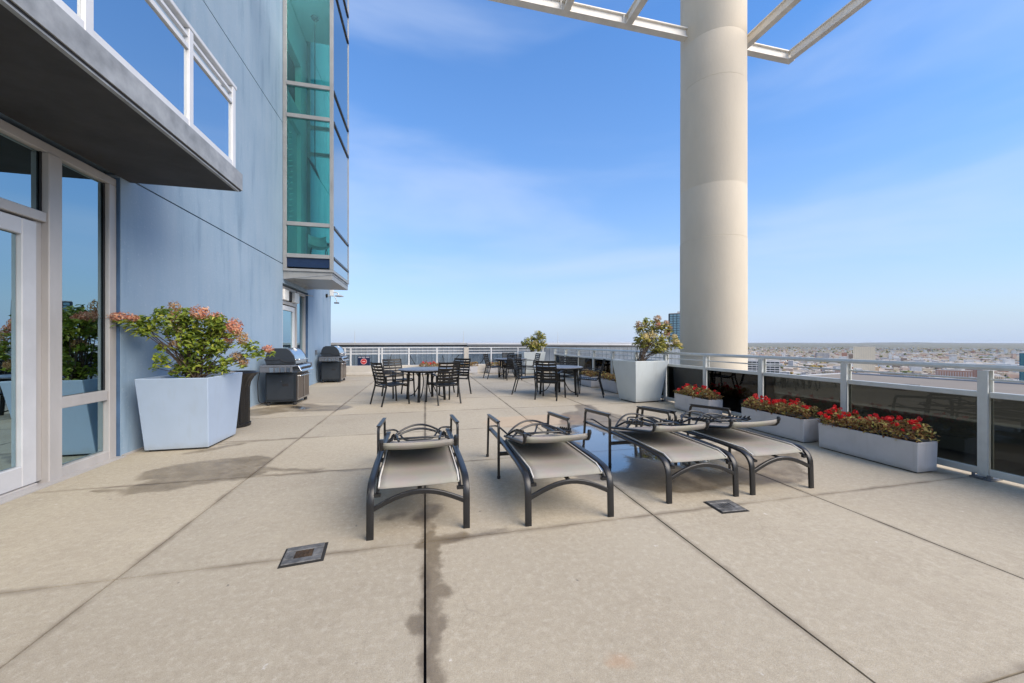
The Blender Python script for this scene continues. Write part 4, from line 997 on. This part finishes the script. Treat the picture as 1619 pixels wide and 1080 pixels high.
# ------------------------------------------------------------------ grills (front faces +x)
def make_grill():
    t = thing('gas_grill', '', 'grill')
    W = .40   # half length along y
    MB().box(-.30, -W, .075, .27, W, .66).build('cart', M['grill_panel'], t, bevel=.01)
    MB().box(-.27, -W-.012, .12, .22, -W-.001, .63).build('side_panel', M['grill_dark'], t, bevel=.004)
    MB().box(.02, -W-.016, .395, .13, -W-.0125, .45).build('label_plate', M['rubber'], t)
    MB().lathe([(.0, 0), (.012, 0), (.012, .006)], c=(0, 0, 0), n=10).build('knob_screw', M['steel'], t).location = (.0, -W-.02, .50)
    for s, nm in ((-1, 'door'), (1, 'door')):
        y0, y1 = (-W+.01, -.008) if s < 0 else (.008, W-.01)
        d = MB().box(.272, y0, .10, .292, y1, .63).build('door', M['steel_brown'], t, bevel=.003)
        ye = y0 if s < 0 else y1-.025
        MB().box(.2925, y0, .10, .298, y0+.025, .63).build('edge_strip', M['steel'], d)
        MB().box(.2925, y0+.026, .10, .298, y1, .125).build('kick_strip', M['steel'], d)
    MB().tube(fillet([(.292, -.34, .60), (.335, -.34, .60), (.335, .34, .60), (.292, .34, .60)], .03), .011, 8).build('door_handle', M['steel'], t, smooth=True)
    cp = MB().prism([(.18, -W, .665), (.30, -W, .665), (.37, -W, .70), (.31, -W, .815), (.18, -W, .83)], (0, 2*W, 0)).build('control_panel', M['steel'], t, bevel=.006)
    for y in (-.24, -.08, .08, .24):
        k = MB().lathe([(.0, .035), (.020, .035), (.024, .012), (.028, 0), (0, 0)], n=16).build('knob', M['rubber'], cp, smooth=True); k.location = (.341, y, .757); k.rotation_euler = (0, R(62), 0)
    MB().tube([(.375, -W, .695), (.375, W, .695)], .012, 8).build('front_trim', M['steel'], t)
    MB().box(-.31, -W+.02, .661, .178, W-.02, .84).build('firebox', M['grill_dark'], t, bevel=.01)
    prof = [(-.285, .845), (-.305, .93), (-.285, 1.05), (-.24, 1.135), (-.17, 1.17), (.07, 1.17), (.15, 1.12), (.215, 1.02), (.245, .92), (.25, .845)]
    lid = MB().prism([(x, -W+.045, z) for x, z in prof], (0, 2*W-.09, 0)).build('lid', M['steel'], t, smooth=True, angle=35)
    pe = [(x*1.02, z+.004 if z > .9 else z) for x, z in prof]
    for s in (-1, 1):
        y0 = -W+.01 if s < 0 else W-.044
        MB().prism([(x, y0, z) for x, z in pe], (0, .034, 0)).build('end_cap', M['grill_dark'], lid, bevel=.006)
    yy = -W+.004
    wv = [(-.30, .935), (-.08, .935), (-.03, .945), (.02, .90), (.10, .885), (.245, .885)]
    MB().bar([(x, yy, z) for x, z in wv], .010, .012, up=(0, 0, 1)).build('seam_trim', M['rubber'], lid)
    MB().tube(fillet([(.24, -.30, .935), (.31, -.30, .935), (.31, .30, .935), (.24, .30, .935)], .03), .013, 8).build('lid_handle', M['steel'], lid, smooth=True)
    th_ = MB().lathe([(0, 0), (.045, 0), (.045, .014), (.035, .018), (0, .018)], n=20).build('thermometer', M['white_plastic'], lid); th_.location = (.125, 0, 1.14); th_.rotation_euler = (0, R(40), 0)
    for s in (-1, 1):
        y0, y1 = (-W-.27, -W-.018) if s < 0 else (W+.002, W+.27)
        sh = MB().box(-.30, y0, .80, .28, y1, .835).box(-.30, y0 if s < 0 else y1-.02, .70, .28, (y0+.02) if s < 0 else y1, .7995).build('side_shelf', M['shelf_grey'], t, bevel=.006)
        if s < 0:
            for k in range(4): MB().prism([(-.12+k*.10, y0-.012, .703), (-.055+k*.10, y0-.012, .703), (-.05+k*.10, y0-.012, .795), (-.125+k*.10, y0-.012, .795)], (0, .011, 0)).build('shelf_rib', M['steel'], sh)
    for x in (-.26, .23):
        for y in (-W+.05, W-.05): MB().lathe([(.018, 0), (.034, .01), (.034, .06), (.018, .07)], c=(0, 0, 0), n=12).build('caster', M['rubber'], t).location = (x, y, 0.001)
    MB().tube(fillet([(-.3, -.3, .82), (-.36, -.42, .84), (-.40, -.5, .5), (-.42, -.4, .05), (-.3, -.2, .04)], .12), .008, 6).build('gas_hose', M['rubber'], t, smooth=True)
    MB().bar([(-.32, -.3, .93), (-.34, -.3, .95)], .05, .03).build('hinge', M['rubber'], t)
    return t
g1 = make_grill(); g1.location = (-2.86, 8.86, 0); tag(g1, 'nearer steel and charcoal gas grill against the blue wall, on the wet floor', 'grill', 'gas grills along the wall')
g2 = copy_tree(g1); g2.location = (-2.92, 13.25, 0); tag(g2, 'farther steel and charcoal gas grill near the end of the blue wall', 'grill', 'gas grills along the wall')
# trash can
tc_ = thing('trash_can', 'black ribbed trash can with a flared rim behind the large blue-white planter', 'trash can', (-2.87, 6.55, 0))
n = 40; prof = [(.205, .0), (.215, .01), (.215, .05), (.200, .055), (.200, .60), (.215, .68), (.26, .76), (.31, .815), (.32, .83), (.31, .842), (.29, .835), (.24, .76), (.19, .66), (.185, .1), (0, .1)]
vs = []; k = len(prof)
for i in range(n*2):
    a = math.pi*i/n
    for q, (r, z) in enumerate(prof):
        rr_ = r - (.010 if (i % 4 < 2 and 3 <= q <= 6) else 0); vs.append((rr_*math.cos(a), rr_*math.sin(a), z))
MB().add(vs, [(i*k+q, ((i+1) % (2*n))*k+q, ((i+1) % (2*n))*k+q+1, i*k+q+1) for i in range(2*n) for q in range(k-1)]).build('body', M['can_black'], tc_, smooth=True, angle=30)
MB().bar(fillet([(-.06, -.27, .81), (-.06, -.27, .88), (.06, -.27, .88), (.06, -.27, .81)], .02), .012, .012, up=(0, 1, 0)).build('bail', M['can_black'], tc_)

# ------------------------------------------------------------------ planters
def tapered(name, label, cb, hb, ct, ht, h, m, rz=0, group=None):
    t = thing(name, label, 'planter', (cb[0], cb[1], 0), rz, group)
    dx, dy = ct[0]-cb[0], ct[1]-cb[1]
    def ring(c, hx, hy, z): return [(c[0]-hx, c[1]-hy, z), (c[0]+hx, c[1]-hy, z), (c[0]+hx, c[1]+hy, z), (c[0]-hx, c[1]+hy, z)]
    k = .03
    vs = ring((0, 0), hb[0], hb[1], .022) + ring((dx, dy), ht[0], ht[1], h) + ring((dx, dy), ht[0]-k, ht[1]-k, h) + ring((dx, dy), ht[0]-k-.01, ht[1]-k-.01, h-.08)
    fs = [(3, 2, 1, 0)] + [(a*4+i, a*4+(i+1) % 4, a*4+4+(i+1) % 4, a*4+4+i) for a in range(3) for i in range(4)]
    MB().add(vs, fs).build('pot', m, t, bevel=.006)
    MB().box(-hb[0]+.03, -hb[1]+.03, .001, hb[0]-.03, hb[1]-.03, .021).build('foot', M['rubber'], t)
    mb = MB(); g_ = 10; rs = random.Random(4)
    sv = [(dx+(i/g_*2-1)*(ht[0]-k-.0105), dy+(j/g_*2-1)*(ht[1]-k-.0105), h-.06+rs.uniform(-.012, .012)) for j in range(g_+1) for i in range(g_+1)]
    mb.add(sv, [(j*(g_+1)+i, j*(g_+1)+i+1, (j+1)*(g_+1)+i+1, (j+1)*(g_+1)+i) for j in range(g_) for i in range(g_)]).build('soil', M['soil'], t)
    return t
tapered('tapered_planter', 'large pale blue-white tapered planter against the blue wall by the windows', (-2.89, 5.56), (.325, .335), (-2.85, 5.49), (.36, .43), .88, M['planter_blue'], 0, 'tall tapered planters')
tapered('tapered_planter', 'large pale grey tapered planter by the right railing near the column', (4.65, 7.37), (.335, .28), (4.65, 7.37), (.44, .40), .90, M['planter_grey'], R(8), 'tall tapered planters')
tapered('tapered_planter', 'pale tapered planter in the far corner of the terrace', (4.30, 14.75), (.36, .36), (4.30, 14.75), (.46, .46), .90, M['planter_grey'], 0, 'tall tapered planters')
def trough(label, x0, y0, x1, y1, h=.305):
    t = thing('flower_trough', label, 'planter', ((x0+x1)/2, (y0+y1)/2, 0), 0, 'low grey flower troughs')
    hx, hy = (x1-x0)/2, (y1-y0)/2; k = .018
    def ring(a, b, z): return [(-a, -b, z), (a, -b, z), (a, b, z), (-a, b, z)]
    vs = ring(hx-.006, hy-.006, .012) + ring(hx, hy, h) + ring(hx-k, hy-k, h) + ring(hx-k, hy-k, h-.05)
    fs = [(3, 2, 1, 0)] + [(a*4+i, a*4+(i+1) % 4, a*4+4+(i+1) % 4, a*4+4+i) for a in range(3) for i in range(4)]
    MB().add(vs, fs).build('box', M['box_grey'], t, bevel=.004)
    MB().box(-hx+.03, -hy+.03, .001, hx-.03, hy-.03, .0115).build('foot', M['rubber'], t)
    MB().box(-hx+k+.001, -hy+k+.001, h-.049, hx-k-.001, hy-k-.001, h-.03).build('soil', M['soil'], t)
    return t
TR = [((4.72, 2.63, 5.0, 3.58), 'nearest grey trough of red begonias, right of the loungers by the rail post', 1.0),
      ((4.72, 3.76, 5.0, 4.72), 'middle grey trough of red begonias along the right railing', 1.0),
      ((4.73, 5.40, 5.02, 6.30), 'grey trough of fading begonias just right of the big planter by the railing', .5),
      ((4.68, 8.44, 4.96, 9.30), 'grey trough of bronze begonias left of the big planter at the right railing', .0),
      ((4.60, 9.75, 4.90, 10.6), 'grey trough mostly hidden behind the chair at the right table', .0),
      ((1.40, 15.1, 2.10, 15.4), 'grey trough under the wide post of the far railing', .05),
      ((2.56, 15.1, 3.30, 15.4), 'grey trough at the far kerb behind the farthest table', .05),
      ((-.18, 15.1, .58, 15.4), 'grey trough with dark red flowers at the far kerb behind the left table', .6)]
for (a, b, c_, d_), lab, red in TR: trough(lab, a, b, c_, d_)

# ------------------------------------------------------------------ plants
def leaf_into(vs, fs, tones, p, n, s, rnd, tone):
    n = n.normalized(); t = n.cross(Vector((rnd.uniform(-1, 1), rnd.uniform(-1, 1), rnd.uniform(-1, 1))))
    if t.length < 1e-3: t = Vector((1, 0, 0))
    t.normalize(); b = n.cross(t); k = len(vs)
    w = s*.42
    vs += [p - t*s*.5, p + b*w*.5 - t*s*.1 + n*s*.10, p + t*s*.5 - n*s*.08, p - b*w*.5 - t*s*.1 + n*s*.10]
    fs += [(k, k+1, k+2), (k, k+2, k+3)]; tones += [tone, tone]
def leaf_mesh(name, vs, fs, tones, m, parent, kind=None):
    me = bpy.data.meshes.new(name); me.from_pydata([tuple(v) for v in vs], [], fs); me.materials.append(m)
    at = me.attributes.new('tone', 'FLOAT', 'FACE'); at.data.foreach_set('value', tones)
    o = bpy.data.objects.new(name, me); C.objects.link(o); o.parent = parent
    if kind: o['kind'] = kind
    return o
def flower_head(p, r, m, parent, rnd, elong=(1, 1, 1.15), n=130):
    vs, fs, tn = [], [], []
    for i in range(n):
        d = Vector((rnd.gauss(0, 1), rnd.gauss(0, 1), rnd.gauss(0, 1))).normalized(); q = r*rnd.uniform(.55, 1.05)
        leaf_into(vs, fs, tn, p + Vector((d.x*elong[0]*q, d.y*elong[1]*q, d.z*elong[2]*q)), d + Vector((rnd.uniform(-.5, .5),)*3), r*.46, rnd, rnd.random())
    return leaf_mesh('flower_head', vs, fs, tn, m, parent)
def shrub(label, base, heads, clumps, m_leaf, seed, leaf=.055, per=46, jit=.16):
    rnd = random.Random(seed)
    t = thing('hydrangea_shrub', label, 'shrub', base)
    B = Vector(base); vs, fs, tn = [], [], []
    tops = []
    for (p, r) in clumps:
        p = Vector(p) - B; p.y += rnd.uniform(-jit, jit)*(1 if p.x > -.36 else .2)
        tops.append(p)
        for i in range(int(per*(r/.14)**2)):
            d = Vector((rnd.gauss(0, 1), rnd.gauss(0, 1), rnd.gauss(0, 1))).normalized(); q = p + d*r*rnd.uniform(.25, 1.1)
            leaf_into(vs, fs, tn, q, Vector((d.x*.5+rnd.uniform(-.6, .6), d.y*.5-.25+rnd.uniform(-.6, .6), .9+rnd.uniform(-.5, .4))), leaf*rnd.uniform(.7, 1.35), rnd, min(1, max(0, rnd.gauss(.42, .25))))
    hp = []
    for (p, r, mm, el) in heads:
        p = Vector(p) - B; p.y += rnd.uniform(-jit, jit)*(.8 if p.x > -.42 else .15); hp.append(p)
        flower_head(p, r*1.14, M[mm], t, rnd, el, 190)
        for i in range(14):
            q = p + Vector((rnd.uniform(-1, 1)*r*1.3, rnd.uniform(-1, 1)*r*1.3, -r*rnd.uniform(.6, 1.8)))
            leaf_into(vs, fs, tn, q, Vector((rnd.uniform(-.6, .6), rnd.uniform(-.8, .3), .8)), leaf*rnd.uniform(.9, 1.5), rnd, min(1, max(0, rnd.gauss(.5, .25))))
    sm = MB()
    for p in hp + tops:
        b0 = Vector((rnd.uniform(-.08, .08), rnd.uniform(-.08, .08), 0)); mid = b0.lerp(p, .5) + Vector((rnd.uniform(-.04, .04), rnd.uniform(-.04, .04), p.z*.12))
        sm.tube([b0, b0.lerp(mid, .5) + Vector((0, 0, .04)), mid, mid.lerp(p, .6), p], .0075, 5, scale=[1, .85, .7, .5, .3])
    sm.build('branches', M['stem'], t)
    leaf_mesh('foliage', vs, fs, tn, m_leaf, t, 'stuff')
    return t
Y0 = 5.45
hd = [(190, 501, .07, 'petal_pink', (1.6, 1, .7)), (205, 503, .05, 'petal_pink', (1.4, 1, .7)), (274, 489, .07, 'petal_tan', (1, 1, 1.3)), (277, 503, .07, 'petal_pink', (1, 1, 1.1)), (326, 496, .085, 'petal_pink', (1.1, 1, 1)), (342, 503, .07, 'petal_pink', (1, 1, 1)),
      (372, 516, .09, 'petal_pink', (1, 1, 1)), (378, 524, .06, 'petal_pink', (1, 1, 1)), (389, 536, .065, 'petal_tan', (1, 1, 1.2)), (362, 538, .055, 'petal_pink', (1, 1, 1)), (336, 523, .06, 'petal_tan', (1, 1, 1)), (350, 528, .055, 'petal_tan', (1, 1, 1)), (287, 544, .06, 'petal_tan', (1.3, 1, .9)),
      (418, 552, .055, 'petal_pink', (1.2, 1, .9)), (374, 563, .06, 'petal_tan', (1.2, 1, .9)), (387, 572, .05, 'petal_tan', (1.1, 1, 1)), (284, 521, .05, 'petal_cream', (1, 1, 1))]
cl = [(216, 507, .05), (228, 510, .09), (243, 520, .12), (258, 507, .13), (235, 523, .08), (272, 524, .12), (250, 493, .07), (298, 500, .10), (310, 510, .13), (296, 530, .13), (325, 528, .15), (345, 520, .12), (355, 510, .10), (312, 550, .15), (290, 565, .12), (335, 555, .14), (350, 545, .12), (250, 549, .05), (243, 550, .04), (262, 570, .09), (275, 578, .10), (300, 582, .12), (325, 580, .12), (352, 585, .08), (360, 572, .07),
      (398, 550, .09), (408, 560, .07), (392, 563, .05), (285, 510, .10), (330, 508, .1), (310, 535, .14), (280, 587, .08), (254, 581, .04)]
shrub('leafy hydrangea shrub with faded pink flower heads in the planter by the blue wall', (-2.85, 5.5, .80), [(PY(x, y, Y0 if x > 230 else 5.0), r, m, e) for x, y, r, m, e in hd], [(PY(x, y, Y0 if x > 262 else 5.18), r*1.02) for x, y, r in cl], M['leaf'], 11, .072, 140)
Y1 = 7.37
hd = [(1036, 504, .075, 'petal_tan', (1, 1, 1)), (1015, 506, .045, 'leaf', (1, 1, 1)), (1008, 514, .07, 'petal_tan', (1, 1, 1.2)), (1048, 511, .06, 'petal_tan', (1, 1, 1)), (1053, 519, .05, 'petal_tan', (1, 1, 1)), (1028, 530, .09, 'petal_cream', (1.1, 1, 1)), (1015, 532, .07, 'petal_cream', (1, 1, 1)), (1031, 541, .08, 'petal_cream', (1, 1, .9)),
      (1055, 526, .075, 'petal_pink', (1, 1, 1)), (1064, 533, .06, 'petal_cream', (1, 1, 1)), (1063, 541, .07, 'petal_cream', (1, 1, .8)), (1072, 545, .05, 'petal_cream', (1.3, 1, .8)), (1036, 513, .06, 'petal_pink', (1, 1, 1)), (1024, 514, .06, 'petal_cream', (1, 1, 1))]
cl = [(1012, 522, .13), (1022, 512, .12), (1035, 520, .15), (1047, 520, .14), (1020, 538, .15), (1040, 538, .16), (1052, 540, .15), (1012, 541, .12), (1035, 550, .14), (1045, 552, .12), (1025, 547, .13), (1064, 545, .1), (1030, 528, .15), (1014, 548, .09), (1038, 557, .10), (1056, 548, .11), (1009, 535, .08)]
shrub('hydrangea shrub with cream and tan flower heads in the grey planter before the column', (4.65, 7.37, .82), [(PY(x, y, Y1), r, m, e) for x, y, r, m, e in hd], [(PY(x, y, Y1), r*1.05) for x, y, r in cl], M['leaf_yellow'], 12, .088, 66, .2)
Y2 = 14.75
hd = [(852, 531, .09, 'petal_cream', (1, 1, 1)), (845, 543, .10, 'petal_cream', (1, 1, 1)), (857, 542, .08, 'petal_cream', (1, 1, 1)), (840, 545, .08, 'petal_tan', (1, 1, 1))]
cl = [(850, 528, .17), (855, 534, .20), (845, 538, .22), (850, 545, .24), (832, 540, .16), (828, 543, .12), (840, 548, .18), (858, 545, .15), (836, 544, .15), (851, 551, .15)]
shrub('small yellow-green shrub in the tapered planter in the far corner', (4.30, 14.75, .82), [(PY(x, y, Y2), r, m, e) for x, y, r, m, e in hd], [(PY(x, y, Y2), r) for x, y, r in cl], M['leaf_yellow'], 13, .12, 50, .2)
BL = ['dense bed of bright red begonias with bronze leaves in the nearest trough', 'dense bed of bright red begonias with bronze leaves in the middle trough', 'bed of fading yellow and red begonias in the trough beside the big planter', 'bed of orange-bronze begonias in the trough left of the big planter', 'bed of orange-bronze begonias in the trough behind the right table', 'bed of brownish begonias in the trough under the wide far post', 'bed of brownish begonias in the trough behind the farthest table', 'bed of dark red begonias at the far kerb behind the left table']
for q, ((a, b, c_, d_), lab, red) in enumerate(TR):
    rnd = random.Random(100+q); hx, hy = (c_-a)/2, (d_-b)/2
    t = thing('begonia_bed', BL[q], 'flowers', ((a+c_)/2, (b+d_)/2, .27), 0, 'begonia beds')
    vs, fs, tn = [], [], []
    far = q >= 3
    nl = 1900 if not far else 600; ls = .042 if not far else .06
    bumps = [(rnd.uniform(-hx, hx), rnd.uniform(-hy, hy), rnd.uniform(.10, .17)) for _ in range(16)]
    def top(x, y):
        return .06 + max([h*math.exp(-((x-bx)**2+(y-by)**2)/.016) for bx, by, h in bumps] + [.03])
    for i in range(nl):
        x = rnd.uniform(-1, 1)*hx*1.10; y = rnd.uniform(-1, 1)*hy*1.02
        z = top(x, y)*(1-rnd.random()**2.2*.8)
        leaf_into(vs, fs, tn, Vector((x, y, z)), Vector((rnd.uniform(-.8, .5), rnd.uniform(-.9, .5), .7)), ls*rnd.uniform(.7, 1.3), rnd, min(1, max(0, rnd.gauss(.45, .3))))
    leaf_mesh('foliage', vs, fs, tn, M['leaf_bronze'], t, 'stuff')
    for i in range(int(46*red) + (4 if not far else 0)):
        y = rnd.uniform(-1, 1)*hy*.98; x = rnd.uniform(-1, 1)*hx*1.0
        p = Vector((x, y, top(x, y) + rnd.uniform(.01, .05)))
        v2, f2, t2 = [], [], []; fs_ = rnd.uniform(.65, 1.3)
        for k in range(16):
            d = Vector((rnd.gauss(0, 1), rnd.gauss(0, 1), rnd.gauss(0, 1))).normalized()
            leaf_into(v2, f2, t2, p + d*.021*fs_*rnd.uniform(.5, 1.2), d, .034*fs_, rnd, min(1, max(0, rnd.gauss(.3+.4*(fs_-.65), .3))))
        leaf_mesh('flower', v2, f2, t2, M['petal_red'], t)

# ------------------------------------------------------------------ floor drains and bits on the floor
def drain(label, c, rz, rusty):
    t = thing('floor_drain', label, 'drain', (c[0], c[1], 0), rz, 'square floor drains')
    MB().box(-.116, -.106, .0004, .122, .106, .004).build('pit', M['joint'], t)
    p = MB()
    for a in ((-.105, -.095, .105, -.045), (-.105, .045, .105, .095), (-.105, -.0445, -.05, .0445), (.05, -.0445, .105, .0445)): p.box(a[0], a[1], .0045, a[2], a[3], .013)
    p.build('cover_frame', M['drain_iron'], t, bevel=.003)
    g_ = MB().box(-.049, -.044, .0045, .049, .044, .008)
    for k in range(4): g_.box(-.04+k*.022, -.038, .0082, -.03+k*.022, .038, .012)
    g_.build('grate', M['rust'] if rusty else M['drain_iron'], t)
    return t
drain('square iron floor drain with a rusty centre grate, on the left by the first lounger', (-.72, 2.49), R(6), True)
drain('square grey floor drain cover in front of the loungers on the right', (2.31, 2.46), R(-3), False)
st = MB().lathe([(0, 0), (.16, 0), (.17, .012), (.15, .02), (0, .022)], n=20).build('base_disc', M['curb']); st.location = (2.02, 14.85, .001); tag(st, 'round flat tan stone base lying before the far trough', 'disc')

# ------------------------------------------------------------------ air
hz_ = MB().box(-71000, -71000, GZ-2.2, 71000, 71000, 60).build('haze', bpy.data.materials.new('haze_air')); tag(hz_, kind='stuff')
hm_ = hz_.data.materials[0]; hm_.use_nodes = True; hN = hm_.node_tree.nodes; hN.remove(hN['Principled BSDF'])
pv = hN.new('ShaderNodeVolumePrincipled'); pv.inputs['Color'].default_value = (.86, .90, .96, 1); pv.inputs['Density'].default_value = 0.000009; pv.inputs['Anisotropy'].default_value = 0.0
hm_.node_tree.links.new(pv.outputs[0], hN['Material Output'].inputs['Volume'])
